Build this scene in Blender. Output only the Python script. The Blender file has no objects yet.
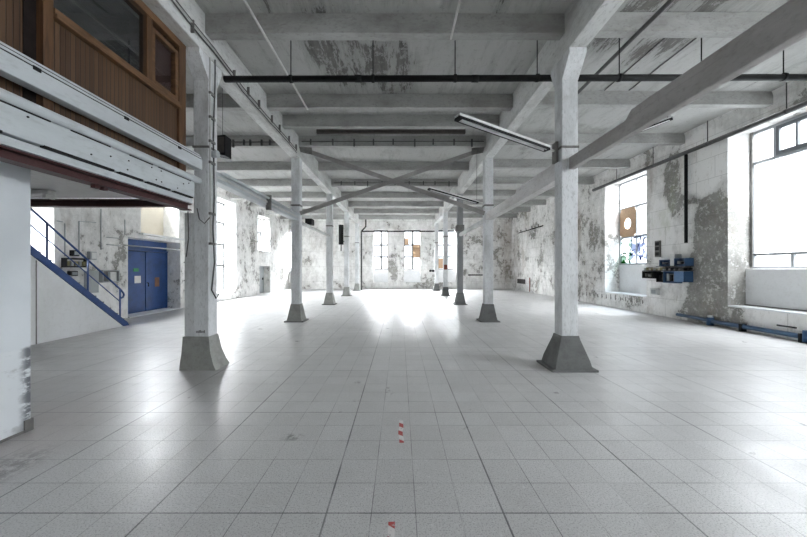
import bpy, bmesh, math, random
from mathutils import Vector, Matrix
random.seed(7)
C = bpy.context.scene
COL = C.collection
H = 1.655                      # eye height
F = 315.0                      # focal length in pixels of an 807-px wide frame

# ------------------------------------------------------------------ camera
cam = bpy.data.cameras.new('camera')
cam.lens = F / 807 * 36
cam.sensor_width = 36
cam.shift_x = 3.5 / 807
cam.shift_y = 0.5 / 807
cam.clip_start = 0.05
camo = bpy.data.objects.new('camera', cam)
COL.objects.link(camo)
camo.location = (0, 0, H)
camo.rotation_euler = (math.pi / 2, 0, 0)
C.camera = camo

# ------------------------------------------------------------------ world and exposure
W = bpy.data.worlds.new('overcast')
C.world = W
W.use_nodes = True
wn = W.node_tree.nodes['Background']
wn.inputs[0].default_value = (0.96, 0.98, 1, 1)
wn.inputs[1].default_value = 1.6
C.view_settings.view_transform = 'Standard'
C.view_settings.look = 'None'
C.view_settings.gamma = 1
C.view_settings.use_curve_mapping = False
C.view_settings.exposure = 1.42
C.cycles.max_bounces = 12
C.cycles.diffuse_bounces = 7
C.cycles.transparent_max_bounces = 12
C.cycles.caustics_reflective = False
C.cycles.caustics_refractive = False
C.cycles.use_denoising = True
C.cycles.sample_clamp_indirect = 8

def daylight(name, loc, size, rot, power, col=(0.98, 0.99, 1)):
    l = bpy.data.lights.new(name, 'AREA')
    l.shape = 'RECTANGLE'
    l.size, l.size_y = size
    l.energy = power
    l.color = col
    o = bpy.data.objects.new(name, l)
    COL.objects.link(o)
    o.location = loc
    o.rotation_euler = rot
    return o
XR, XL, YB = 9.2, -9.2, 26.0          # inner faces of the walls
TH = 0.7                               # wall thickness
YR = -5.5                              # rear wall behind the camera
R_WIN = [(-4.2, -1.8), (1.1, 3.5), (6.4, 8.84), (11.75, 14.14)]
L_WIN = [(6.2, 8.38), (11.19, 13.11), (15.4, 17.67), (20.4, 22.3)]
B_WIN = [(-9.15, -8.1), (-2.2, -1.0), (0.33, 1.70), (3.15, 4.65)]
PW = 190.0                             # watts per square metre of open sky in front of each window
TILT = math.radians(52)
for a, b in R_WIN[:2]:                 # sky low over the yard beside the two windows behind the camera
    daylight('sky_daylight', (XR + TH + 1.6, (a + b) / 2, 5.2), (4.0, b - a + 1.5), (0, math.radians(72), 0), PW * 4)
for (a, b), k in zip(R_WIN[2:], (.5, .7)):      # bright sky above the yard, looking down into each window
    daylight('sky_daylight', (XR + TH + 2.6, (a + b) / 2, 8.3), (3.0, b - a + 2.0), (0, TILT, 0), PW * 13 * k)
daylight('sky_daylight', (XL - TH - 2.6, 7.3, 5.9), (2.6, 4.4), (0, -TILT, 0), PW * 8)
for a, b in L_WIN[1:]:
    daylight('sky_daylight', (XL - TH - 2.6, (a + b) / 2, 8.3), (3.0, b - a + 2.0), (0, -TILT, 0), PW * 18)
daylight('sky_daylight', (-1, YB + TH + 4.2, 7.9), (17.0, 4.0), (-math.radians(58), 0, 0), PW * 150)

# ------------------------------------------------------------------ material helpers
def new_mat(name):
    m = bpy.data.materials.new(name)
    m.use_nodes = True
    nt = m.node_tree
    return m, nt, nt.nodes['Principled BSDF']
def N(nt, t, **kw):
    n = nt.nodes.new(t)
    for k, v in kw.items():
        setattr(n, k, v)
    return n
def lk(nt, a, b):
    nt.links.new(a, b)
def setin(n, i, v):
    if hasattr(v, 'is_output'):
        n.id_data.links.new(v, n.inputs[i])
    else:
        n.inputs[i].default_value = v
def rgb(c):
    return (c[0], c[1], c[2], 1)
def mathn(nt, op, a, b=0.0, clamp=False):
    n = N(nt, 'ShaderNodeMath', operation=op, use_clamp=clamp)
    setin(n, 0, a)
    setin(n, 1, b)
    return n.outputs[0]
def mix(nt, f, a, b, mode='MIX'):
    n = N(nt, 'ShaderNodeMix', data_type='RGBA', blend_type=mode)
    setin(n, 0, f)
    setin(n, 6, rgb(a) if isinstance(a, tuple) else a)
    setin(n, 7, rgb(b) if isinstance(b, tuple) else b)
    return n.outputs[2]
def step(nt, v, lo, hi):
    n = N(nt, 'ShaderNodeMapRange', interpolation_type='SMOOTHSTEP')
    setin(n, 0, v)
    n.inputs[1].default_value = lo
    n.inputs[2].default_value = hi
    return n.outputs[0]
def pos(nt):
    return N(nt, 'ShaderNodeNewGeometry').outputs['Position']
def scaled(nt, p, s, off=(0, 0, 0)):
    n = N(nt, 'ShaderNodeMapping')
    setin(n, 0, p)
    n.inputs[1].default_value = off
    n.inputs[3].default_value = s
    return n.outputs[0]
def noise(nt, p, scale, detail=6, rough=.6, dist=0.0):
    n = N(nt, 'ShaderNodeTexNoise')
    setin(n, 'Vector', p)
    n.inputs['Scale'].default_value = scale
    n.inputs['Detail'].default_value = detail
    n.inputs['Roughness'].default_value = rough
    n.inputs['Distortion'].default_value = dist
    return n.outputs[0]
def bump(nt, b, h, strength=.3, dist=.02):
    n = N(nt, 'ShaderNodeBump')
    n.inputs['Strength'].default_value = strength
    n.inputs['Distance'].default_value = dist
    setin(n, 'Height', h)
    lk(nt, n.outputs[0], b.inputs['Normal'])
def blob(nt, p, c, r):
    """1 at the centre of an ellipsoid patch, falling to 0 at its edge"""
    s = scaled(nt, p, (1 / r[0], 1 / r[1], 1 / r[2]), (-c[0] / r[0], -c[1] / r[1], -c[2] / r[2]))
    n = N(nt, 'ShaderNodeVectorMath', operation='LENGTH')
    setin(n, 0, s)
    return mathn(nt, 'SUBTRACT', 1.0, n.outputs['Value'], True)

def painted(name, c, dirt, amount=.5, scale=2.5, rough=.55, grain=(1, 1, 1), chips=None, spec=.3):
    """paint over concrete, steel or board: cloudy dirt, fine speckle and, where asked, chipped spots"""
    m, nt, b = new_mat(name)
    p = scaled(nt, pos(nt), grain)
    n1 = noise(nt, p, scale, 7, .65)
    n2 = noise(nt, p, scale * 14, 3, .6)
    f = mathn(nt, 'MULTIPLY', step(nt, n1, .38, .75), amount)
    col = mix(nt, f, c, dirt)
    col = mix(nt, mathn(nt, 'MULTIPLY', step(nt, n2, .5, .75), amount * .7), col, dirt)
    n5 = noise(nt, scaled(nt, p, (1.3, 1.3, 1.3)), scale * 4.5, 9, .8)
    col = mix(nt, mathn(nt, 'MULTIPLY', step(nt, n5, .54, .68), amount * .75), col, dirt)
    if chips:
        n3 = noise(nt, p, scale * 3, 9, .75)
        col = mix(nt, step(nt, n3, chips[1], chips[1] + .02), col, chips[0])
    lk(nt, col, b.inputs['Base Color'])
    b.inputs['Roughness'].default_value = rough
    b.inputs['Specular IOR Level'].default_value = spec
    bump(nt, b, n2, .12, .01)
    return m

def plain(name, c, rough=.5, metal=0.0, var=.15):
    m, nt, b = new_mat(name)
    b.inputs['Specular IOR Level'].default_value = .12 if max(c) < .03 else .4
    n1 = noise(nt, pos(nt), 9, 5, .6)
    d = tuple(x * (1 - var * 2) for x in c)
    lk(nt, mix(nt, step(nt, n1, .35, .7), c, d), b.inputs['Base Color'])
    b.inputs['Roughness'].default_value = rough
    b.inputs['Metallic'].default_value = metal
    return m

def peeling(name, paint, under, stain, t=.56, scale=.8, blobs=(), stain_amt=.5, blocks=None, grain=(1, 1, 1), green=0.0, white_blobs=(), stain_blobs=()):
    """old limewash flaking off grey plaster, with brown damp stains; blobs are patches where the coat has gone"""
    m, nt, b = new_mat(name)
    p0 = pos(nt)
    p = scaled(nt, p0, grain)
    n1 = noise(nt, p, scale, 6, .6, .25)
    n2 = noise(nt, scaled(nt, p, (1, 1, .8)), scale * 4.5, 10, .78)
    v = mathn(nt, 'ADD', mathn(nt, 'MULTIPLY', n1, .5), mathn(nt, 'MULTIPLY', n2, .5))
    for c, r, a in blobs:
        v = mathn(nt, 'ADD', v, mathn(nt, 'MULTIPLY', step(nt, blob(nt, p0, c, r), 0, .5), a))
    for c, r, a in white_blobs:
        v = mathn(nt, 'SUBTRACT', v, mathn(nt, 'MULTIPLY', step(nt, blob(nt, p0, c, r), 0, .5), a))
    gone = step(nt, v, t, t + .025)
    keep = step(nt, noise(nt, p0, 5.5, 10, .8, .3), .545, .575)
    gone = mathn(nt, 'MULTIPLY', gone, mathn(nt, 'SUBTRACT', 1.0, mathn(nt, 'MULTIPLY', keep, .8)))
    thin = mathn(nt, 'MULTIPLY', step(nt, v, t - .13, t), .35)
    n4 = noise(nt, p, scale * 2.3, 8, .7)
    n5 = noise(nt, p, 18, 4, .7)
    und = mix(nt, step(nt, n4, .35, .7), under, tuple(x * .62 for x in under))
    und = mix(nt, mathn(nt, 'MULTIPLY', step(nt, n5, .45, .75), .5), und, tuple(min(1, x * 1.5) for x in under))
    pc = mix(nt, mathn(nt, 'MULTIPLY', step(nt, n5, .5, .8), .35), paint, tuple(x * .82 for x in paint))
    pc = mix(nt, thin, pc, under)
    if blocks:
        br = N(nt, 'ShaderNodeTexBrick', offset=.5)
        setin(br, 'Vector', scaled(nt, p0, blocks[0], (0, 0, 0)) if blocks[1] is None else blocks[1](nt, p0))
        br.inputs['Color1'].default_value = (0, 0, 0, 1)
        br.inputs['Color2'].default_value = (0, 0, 0, 1)
        br.inputs['Mortar'].default_value = (1, 1, 1, 1)
        br.inputs['Scale'].default_value = 1
        br.inputs['Mortar Size'].default_value = .008
        br.inputs['Brick Width'].default_value = 1.15
        br.inputs['Row Height'].default_value = .62
        pc = mix(nt, mathn(nt, 'MULTIPLY', br.outputs[0], .45), pc, under)
    col = mix(nt, gone, pc, und)
    n3 = noise(nt, scaled(nt, p0, (1, 1, .45)), scale * 1.1, 9, .7, .4)
    for c, r, a in stain_blobs:
        n3 = mathn(nt, 'ADD', n3, mathn(nt, 'MULTIPLY', step(nt, blob(nt, p0, c, r), 0, .6), a))
    col = mix(nt, mathn(nt, 'MULTIPLY', step(nt, n3, .52, .74), stain_amt), col, stain)
    n7 = noise(nt, scaled(nt, p0, (2.6, 2.6, .7)), scale * 4, 10, .82, .3)
    col = mix(nt, mathn(nt, 'MULTIPLY', step(nt, n7, .55, .66), stain_amt * .9), col, stain)
    n8 = noise(nt, p0, 11, 8, .8)
    col = mix(nt, mathn(nt, 'MULTIPLY', step(nt, n8, .60, .70), .55), col, tuple(x * .5 for x in stain))
    if green:
        n6 = noise(nt, scaled(nt, p0, (1, 1, .5)), .9, 6, .65)
        col = mix(nt, mathn(nt, 'MULTIPLY', step(nt, n6, .6, .72), green), col, (.36, .4, .24))
    lk(nt, col, b.inputs['Base Color'])
    b.inputs['Roughness'].default_value = .85
    b.inputs['Specular IOR Level'].default_value = .2
    hh = mathn(nt, 'ADD', mathn(nt, 'MULTIPLY', gone, -1.0), mathn(nt, 'MULTIPLY', n5, .4))
    bump(nt, b, hh, .45, .02)
    return m

def yz(nt, p):
    s = N(nt, 'ShaderNodeSeparateXYZ')
    setin(s, 0, p)
    c = N(nt, 'ShaderNodeCombineXYZ')
    lk(nt, s.outputs[1], c.inputs[0])
    lk(nt, s.outputs[2], c.inputs[1])
    return c.outputs[0]
def xz(nt, p):
    s = N(nt, 'ShaderNodeSeparateXYZ')
    setin(s, 0, p)
    c = N(nt, 'ShaderNodeCombineXYZ')
    lk(nt, s.outputs[0], c.inputs[0])
    lk(nt, s.outputs[2], c.inputs[1])
    return c.outputs[0]

def floor_mat():
    m, nt, b = new_mat('terrazzo_tiles')
    p0 = pos(nt)
    def joints(w, h, off, size):
        br = N(nt, 'ShaderNodeTexBrick', offset=0.0, squash=1.0)
        setin(br, 'Vector', scaled(nt, p0, (1, 1, 1), off))
        br.inputs['Color1'].default_value = (0, 0, 0, 1)
        br.inputs['Color2'].default_value = (1, 1, 1, 1)
        br.inputs['Mortar'].default_value = (.5, .5, .5, 1)
        br.inputs['Scale'].default_value = 1
        br.inputs['Mortar Size'].default_value = size
        br.inputs['Mortar Smooth'].default_value = .2
        br.inputs['Brick Width'].default_value = w
        br.inputs['Row Height'].default_value = h
        return br
    off = (-.106 + 30, -2.136 + 30, 0)
    br = joints(.3, .3, off, .0034)
    br2 = joints(1.2, 1.5, (.5 + 36, -2.136 + 30, 0), .005)
    n_big = noise(nt, p0, .55, 6, .6)
    n_mid = noise(nt, p0, 3.2, 7, .65)
    spk = noise(nt, p0, 95, 2, .6)
    spk2 = noise(nt, p0, 42, 3, .7)
    c = mix(nt, step(nt, n_big, .2, .8), (.62, .617, .612), (.52, .518, .515))
    c = mix(nt, mathn(nt, 'MULTIPLY', br.outputs[0], .24), c, (.36, .355, .35))
    c = mix(nt, mathn(nt, 'MULTIPLY', step(nt, spk, .5, .66), .6), c, (.2, .2, .2))
    c = mix(nt, mathn(nt, 'MULTIPLY', step(nt, spk2, .58, .7), .5), c, (.78, .78, .77))
    c = mix(nt, mathn(nt, 'MULTIPLY', step(nt, n_mid, .45, .9), .35), c, (.33, .325, .315))
    # trodden dirt along the cabin side
    dirt = step(nt, blob(nt, p0, (-4.2, 3.6, 0), (2.6, 2.4, 1)), 0, .8)
    c = mix(nt, mathn(nt, 'MULTIPLY', dirt, .45), c, (.33, .32, .31))
    scuff = mathn(nt, 'MULTIPLY', step(nt, noise(nt, p0, 2.6, 10, .8, .5), .70, .80), .6)
    c = mix(nt, scuff, c, (.2, .195, .185))
    for ctr, rad in (((-1.06, 3.1, 0), (.16, .10, 1)), ((-.62, 4.6, 0), (.07, .09, 1)), ((-.55, 3.95, 0), (.06, .05, 1)), ((-3.3, 2.6, 0), (.35, .5, 1))):
        sm = mathn(nt, 'MULTIPLY', step(nt, blob(nt, p0, ctr, rad), .05, .8), step(nt, noise(nt, p0, 14, 6, .75), .42, .56))
        c = mix(nt, mathn(nt, 'MULTIPLY', sm, .75), c, (.12, .115, .11))
    tint = step(nt, blob(nt, p0, (-3.9, 2.9, 0), (1.1, 1.6, 1)), 0, .7)
    c = mix(nt, mathn(nt, 'MULTIPLY', tint, .3), c, (.34, .27, .25))
    wear = step(nt, noise(nt, p0, 1.6, 5, .65), .36, .62)
    j = mathn(nt, 'MULTIPLY', br.outputs['Fac'], mathn(nt, 'ADD', mathn(nt, 'MULTIPLY', wear, .7), .22))
    c = mix(nt, j, c, (.13, .13, .135))
    j2 = mathn(nt, 'MULTIPLY', br2.outputs['Fac'], mathn(nt, 'ADD', mathn(nt, 'MULTIPLY', wear, .4), .5))
    c = mix(nt, j2, c, (.06, .06, .065))
    lk(nt, c, b.inputs['Base Color'])
    r = N(nt, 'ShaderNodeMapRange')
    setin(r, 0, noise(nt, p0, 2.0, 6, .6))
    r.inputs[1].default_value = .3
    r.inputs[2].default_value = .7
    r.inputs[3].default_value = .27
    r.inputs[4].default_value = .42
    lk(nt, r.outputs[0], b.inputs['Roughness'])
    b.inputs['Specular IOR Level'].default_value = .68
    bump(nt, b, mathn(nt, 'MULTIPLY', mathn(nt, 'MAXIMUM', br.outputs['Fac'], br2.outputs['Fac']), -1.0), .25, .004)
    return m

def boards_mat():
    m, nt, b = new_mat('timber_boards')
    p0 = pos(nt)
    s = N(nt, 'ShaderNodeSeparateXYZ')
    setin(s, 0, p0)
    k = mathn(nt, 'DIVIDE', s.outputs[1], .05)
    fr = mathn(nt, 'FRACT', k)
    idn = N(nt, 'ShaderNodeTexWhiteNoise', noise_dimensions='1D')
    lk(nt, mathn(nt, 'FLOOR', k), idn.inputs['W'])
    g = noise(nt, scaled(nt, p0, (22, 22, 1.3)), 2, 7, .65, .6)
    base = mix(nt, idn.outputs[0], (.058, .031, .017), (.125, .070, .037))
    base = mix(nt, mathn(nt, 'MULTIPLY', step(nt, g, .42, .68), .6), base, (.08, .04, .02))
    kn = noise(nt, scaled(nt, p0, (1, 1, .7)), 9, 2, .5)
    base = mix(nt, step(nt, kn, .73, .77), base, (.05, .022, .012))
    gap = mathn(nt, 'ADD', step(nt, fr, .90, .96), mathn(nt, 'SUBTRACT', 1.0, step(nt, fr, .03, .08)), True)
    base = mix(nt, mathn(nt, 'MULTIPLY', gap, .95), base, (.012, .006, .004))
    lk(nt, base, b.inputs['Base Color'])
    b.inputs['Roughness'].default_value = .45
    bump(nt, b, mathn(nt, 'MULTIPLY', gap, -1.0), .6, .01)
    return m

def wood_mat(name, c1, c2, grain):
    m, nt, b = new_mat(name)
    g = noise(nt, scaled(nt, pos(nt), grain), 2, 7, .65, .5)
    lk(nt, mix(nt, step(nt, g, .35, .68), c1, c2), b.inputs['Base Color'])
    b.inputs['Roughness'].default_value = .42
    return m

def glass_mat(name, tint=(.97, .985, 1), refl=.10, rough=.0, dirt=.0, dirt_col=(.8, .82, .83)):
    m, nt, b = new_mat(name)
    out = nt.nodes['Material Output']
    tr = N(nt, 'ShaderNodeBsdfTransparent')
    tr.inputs[0].default_value = rgb(tint)
    gl = N(nt, 'ShaderNodeBsdfGlossy')
    gl.inputs['Roughness'].default_value = rough
    mx = N(nt, 'ShaderNodeMixShader')
    mx.inputs[0].default_value = refl
    lk(nt, tr.outputs[0], mx.inputs[1])
    lk(nt, gl.outputs[0], mx.inputs[2])
    last = mx
    if dirt:
        tl = N(nt, 'ShaderNodeBsdfTranslucent')
        tl.inputs[0].default_value = rgb(dirt_col)
        df = N(nt, 'ShaderNodeBsdfDiffuse')
        df.inputs[0].default_value = rgb(dirt_col)
        half = N(nt, 'ShaderNodeMixShader')
        half.inputs[0].default_value = .35
        lk(nt, tl.outputs[0], half.inputs[1])
        lk(nt, df.outputs[0], half.inputs[2])
        mx2 = N(nt, 'ShaderNodeMixShader')
        n1 = noise(nt, scaled(nt, pos(nt), (1, 3, .6)), 1.6, 6, .6)
        lk(nt, mathn(nt, 'MULTIPLY', step(nt, n1, .25, .75), dirt), mx2.inputs[0])
        lk(nt, mx.outputs[0], mx2.inputs[1])
        lk(nt, half.outputs[0], mx2.inputs[2])
        last = mx2
    lk(nt, last.outputs[0], out.inputs[0])
    return m

def graffiti_mat():
    m, nt, b = new_mat('graffiti_pane')
    out = nt.nodes['Material Output']
    p = yz(nt, pos(nt))
    n0 = noise(nt, p, 1.5, 1, .5, 1.2)
    mask = mathn(nt, 'SUBTRACT', 1.0, step(nt, mathn(nt, 'ABSOLUTE', mathn(nt, 'SUBTRACT', n0, .5)), .018, .04))
    fill = step(nt, noise(nt, p, 2.2, 3, .6), .50, .54)
    mask = mathn(nt, 'MAXIMUM', mask, mathn(nt, 'MULTIPLY', fill, .6))
    sp = N(nt, 'ShaderNodeSeparateXYZ')
    setin(sp, 0, p)
    ncol = mix(nt, step(nt, sp.outputs[0], 13.35, 13.6), (.012, .035, .16), (.008, .12, .022))
    tr = N(nt, 'ShaderNodeBsdfTransparent')
    lk(nt, mix(nt, mask, (.85, .9, .93), ncol), tr.inputs[0])
    lk(nt, tr.outputs[0], out.inputs[0])
    return m

def stripes_mat():
    m, nt, b = new_mat('hazard_tape')
    s = N(nt, 'ShaderNodeSeparateXYZ')
    setin(s, 0, pos(nt))
    k = mathn(nt, 'FRACT', mathn(nt, 'DIVIDE', mathn(nt, 'ADD', s.outputs[1], mathn(nt, 'MULTIPLY', s.outputs[0], .7)), .165))
    col = mix(nt, step(nt, k, .48, .52), (.42, .07, .065), (.70, .68, .67))
    n1 = noise(nt, pos(nt), 40, 5, .7)
    lk(nt, mix(nt, step(nt, n1, .58, .64), col, (.45, .42, .42)), b.inputs['Base Color'])
    b.inputs['Roughness'].default_value = .5
    return m

M = {}
M['floor'] = floor_mat()
GREY = (.30, .30, .285)
M['ceiling'] = peeling('ceiling_limewash', (.50, .505, .49), (.21, .205, .195), (.19, .18, .165), t=.615, scale=.9, stain_amt=.55, grain=(3.0, .55, 1),
    blobs=[((-1.1, 6.2, 5.8), (.9, 1.7, 1), .12), ((-.1, 6.6, 5.8), (.6, 1.4, 1), .11), ((.4, 4.2, 5.8), (3.2, .9, 1), .10), ((4.6, 5.6, 5.8), (1.8, 1.5, 1), .12), ((5.2, 4.3, 5.8), (2.5, 1, 1), .09)])
M['wall_right'] = peeling('limewash_window_wall', (.86, .855, .84), (.33, .325, .305), (.27, .215, .165), t=.538, scale=.75, stain_amt=.5, green=.3, blocks=((1, 1, 1), yz),
    blobs=[((9.2, 9.3, 1.2), (1.2, .98, 3.3), .24), ((9.2, 10.6, 4.6), (1, .5, 1.5), .12), ((9.2, 16.0, 2.6), (1, 2.2, 3.5), .03), ((9.2, 20.5, 2.6), (1, 4, 2.2), .0), ((9.2, 9.2, .5), (1, 1.0, .9), .1)],
    white_blobs=[((9.2, 9.6, 4.9), (1, 1.0, 1.2), .25), ((9.2, 11.1, 2.9), (1, .6, 1.5), .2), ((9.2, 11.0, .8), (1, 1.0, .9), .06), ((9.2, 7.0, .4), (1, 1.5, .5), .06)],
    stain_blobs=[((9.2, 16.3, 4.0), (1, .5, 1.8), .16), ((9.2, 24.5, 2.4), (1, 3, 3), .05), ((9.2, 15.2, 3), (1, .8, 3), .06)])
M['wall_left'] = peeling('limewash_door_wall', (.87, .865, .85), (.33, .325, .305), (.28, .23, .18), t=.555, scale=.8, stain_amt=.45,
    blobs=[((-9.2, 19.1, 2.6), (1, 1.3, 2.3), .07), ((-9.2, 10.35, 1.7), (1, .4, 1.4), .10), ((-9.2, 25, 2), (1, 1, 3), .04)])
M['wall_back'] = peeling('limewash_end_wall', (.88, .875, .86), (.34, .33, .31), (.25, .19, .14), t=.565, scale=.75, stain_amt=.4, blocks=((1, 1, 1), xz),
    blobs=[((-.6, 26, 2), (.5, 1, 3), .06), ((2.2, 26, .7), (3, 1, .8), .07), ((8.6, 26, 2.6), (1.6, 1, 3.4), .05), ((6.9, 26, 2.6), (1.6, 1, 2.6), .03)],
    stain_blobs=[((9.0, 26, 2.6), (1.6, 1, 3.4), .13), ((8.6, 26, 5), (3, 1, 1.2), .12)])
M['reveal'] = peeling('window_reveal_limewash', (.80, .82, .84), GREY, (.35, .33, .3), t=.66, scale=.8, stain_amt=.2)
M['column'] = painted('grey_white_column_paint', (.77, .785, .795), (.38, .385, .38), .75, 2.6, .5, (1, 1, .4), ((.25, .24, .22), .74))
M['column_dark'] = painted('dark_grey_column', (.30, .31, .315), (.2, .2, .2), .5, 1.6, .5, (1, 1, .45))  # one column toned darker than the rest
M['plinth'] = painted('bare_grey_plinth', (.17, .175, .17), (.08, .08, .078), .7, 4, .7, (1, 1, 1), ((.45, .45, .43), .68))
M['plinth_light'] = painted('bare_pale_plinth', (.36, .365, .34), (.18, .18, .17), .7, 4, .7, (1, 1, 1), ((.5, .5, .47), .70))
M['rail_beam_grey'] = painted('grey_rail_beam_paint', (.45, .435, .425), (.27, .25, .235), .7, 2.2, .6, (1, .5, 1), ((.2, .17, .15), .70))
M['girder'] = painted('girder_limewash', (.72, .73, .715), (.33, .322, .31), .8, 1.9, .6, (1, .4, 1), ((.20, .19, .18), .70))
M['beam'] = painted('cross_beam_limewash', (.46, .465, .45), (.25, .24, .228), .8, 1.9, .65, (.5, 1, 1), ((.15, .14, .13), .68))
M['rail_beam'] = painted('rail_beam_paint', (.76, .75, .745), (.42, .39, .375), .65, 1.8, .55, (1, .4, 1), ((.3, .25, .22), .76))
M['fascia'] = painted('white_fascia_paint', (.60, .64, .66), (.36, .385, .39), .55, 1.2, .42, (1, .4, 1.4), ((.16, .16, .16), .80))
M['white_panel'] = painted('white_board_paint', (.82, .83, .84), (.62, .62, .61), .45, .9, .5)
def partition_mat():
    m, nt, b = new_mat('white_partition_paint')
    p0 = pos(nt)
    sp = N(nt, 'ShaderNodeSeparateXYZ')
    setin(sp, 0, p0)
    low = mathn(nt, 'SUBTRACT', 1.0, step(nt, mathn(nt, 'ADD', sp.outputs[2], mathn(nt, 'MULTIPLY', noise(nt, p0, 6, 4, .6), .05)), .86, .89))
    n1 = noise(nt, scaled(nt, p0, (1, 1.2, 3)), 2.6, 9, .72)
    n2 = noise(nt, p0, 1.2, 6, .6)
    c = mix(nt, mathn(nt, 'MULTIPLY', step(nt, n2, .4, .75), .35), (.70, .735, .765), (.5, .54, .57))
    c = mix(nt, mathn(nt, 'MULTIPLY', low, .35), c, (.80, .82, .83))
    c = mix(nt, mathn(nt, 'MULTIPLY', low, mathn(nt, 'MULTIPLY', step(nt, n1, .52, .66), .7)), c, (.36, .37, .37))
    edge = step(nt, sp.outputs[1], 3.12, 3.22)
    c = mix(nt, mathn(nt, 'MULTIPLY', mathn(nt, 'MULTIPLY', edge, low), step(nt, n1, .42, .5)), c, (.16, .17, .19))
    lk(nt, c, b.inputs['Base Color'])
    b.inputs['Roughness'].default_value = .42
    return m
M['partition'] = partition_mat()
M['soffit'] = painted('white_soffit_paint', (.84, .83, .82), (.55, .54, .52), .4, .8, .6)
M['red_steel'] = painted('red_oxide_steel', (.075, .030, .030), (.035, .016, .016), .6, 3, .45)
M['blue_steel'] = painted('blue_steel_paint', (.035, .085, .25), (.02, .04, .11), .6, 3, .4, (1, 1, 1), ((.10, .07, .05), .76))
M['blue_box'] = painted('blue_box_paint', (.035, .085, .18), (.015, .03, .06), .6, 5, .45)
M['light_blue'] = painted('light_blue_paint', (.13, .24, .42), (.06, .12, .22), .5, 5, .45)
M['pipe_blue'] = painted('dull_blue_pipe_paint', (.07, .13, .22), (.04, .06, .09), .7, 5, .5)
M['boards'] = boards_mat()
M['wood'] = wood_mat('brown_timber', (.17, .09, .042), (.085, .043, .02), (2, 2, 9))
M['wood_v'] = wood_mat('brown_timber_post', (.125, .062, .028), (.06, .03, .015), (12, 12, 1))
M['cabin_dark'] = plain('shaded_cabin_interior', (.018, .013, .012), .7)  # near black: the shade inside the cabin is put into the colour
M['brace'] = painted('grey_brace_paint', (.34, .33, .32), (.2, .19, .18), .6, 3, .5)
M['black'] = plain('black_paint', (.022, .022, .023), .5)
M['dark_pipe'] = plain('dark_pipe_paint', (.018, .0185, .0185), .6)
M['dark_brown'] = plain('matt_dark_brown', (.075, .066, .06), .7)
M['grey_pipe'] = plain('grey_pipe_paint', (.07, .07, .07), .5)
M['steel'] = plain('dull_steel', (.22, .215, .205), .5, .3)
M['white_metal'] = plain('white_enamel', (.68, .69, .67), .35, 0, .06)
M['tube'] = plain('fluorescent_tube_glass', (.86, .87, .87), .2, 0, .02)
M['frame'] = painted('grey_window_paint', (.35, .37, .39), (.22, .22, .22), .5, 4, .5)
M['frame_dark'] = painted('dark_window_paint', (.13, .145, .16), (.08, .08, .08), .5, 4, .5)
M['frame_back'] = painted('dull_window_paint', (.10, .102, .105), (.06, .06, .06), .5, 4, .6)
M['frame_white'] = painted('white_window_paint', (.62, .63, .63), (.45, .44, .42), .5, 4, .5)
M['glass'] = glass_mat('window_glass', refl=.06)
M['milky'] = glass_mat('milky_sheet', refl=.03, dirt=.55, dirt_col=(.92, .95, .98))
M['cabin_glass'] = glass_mat('cabin_glass', (.55, .58, .62), refl=.28, rough=.03, dirt=.10, dirt_col=(.25, .28, .32))
M['graffiti'] = graffiti_mat()
M['chipboard'] = painted('tan_chipboard', (.50, .34, .22), (.36, .24, .15), .6, 14, .7)
M['cream'] = painted('cream_board', (.74, .69, .58), (.6, .54, .44), .5, 2, .6)
M['tape'] = stripes_mat()
M['rust'] = plain('rusty_red', (.30, .10, .07), .7)
M['green'] = plain('green_sticker', (.05, .33, .12), .5)
M['paper'] = plain('white_paper', (.8, .8, .78), .6, 0, .05)
M['orange'] = plain('orange_brown_sticker', (.28, .13, .07), .6)
M['ink'] = plain('dark_stencil', (.08, .08, .08), .7)
M['copper'] = painted('mixed_wiring', (.34, .30, .16), (.10, .12, .06), .9, 30, .5)
M['cable'] = plain('cable_grey', (.10, .10, .10), .5)
M['yellow'] = plain('yellow_fleck', (.55, .6, .05), .6)
M['grey_box'] = painted('grey_cabinet_paint', (.40, .43, .44), (.28, .29, .29), .6, 4, .5)
M['white_rail'] = painted('white_conduit_paint', (.62, .62, .60), (.42, .41, .39), .6, 3, .5)

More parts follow.
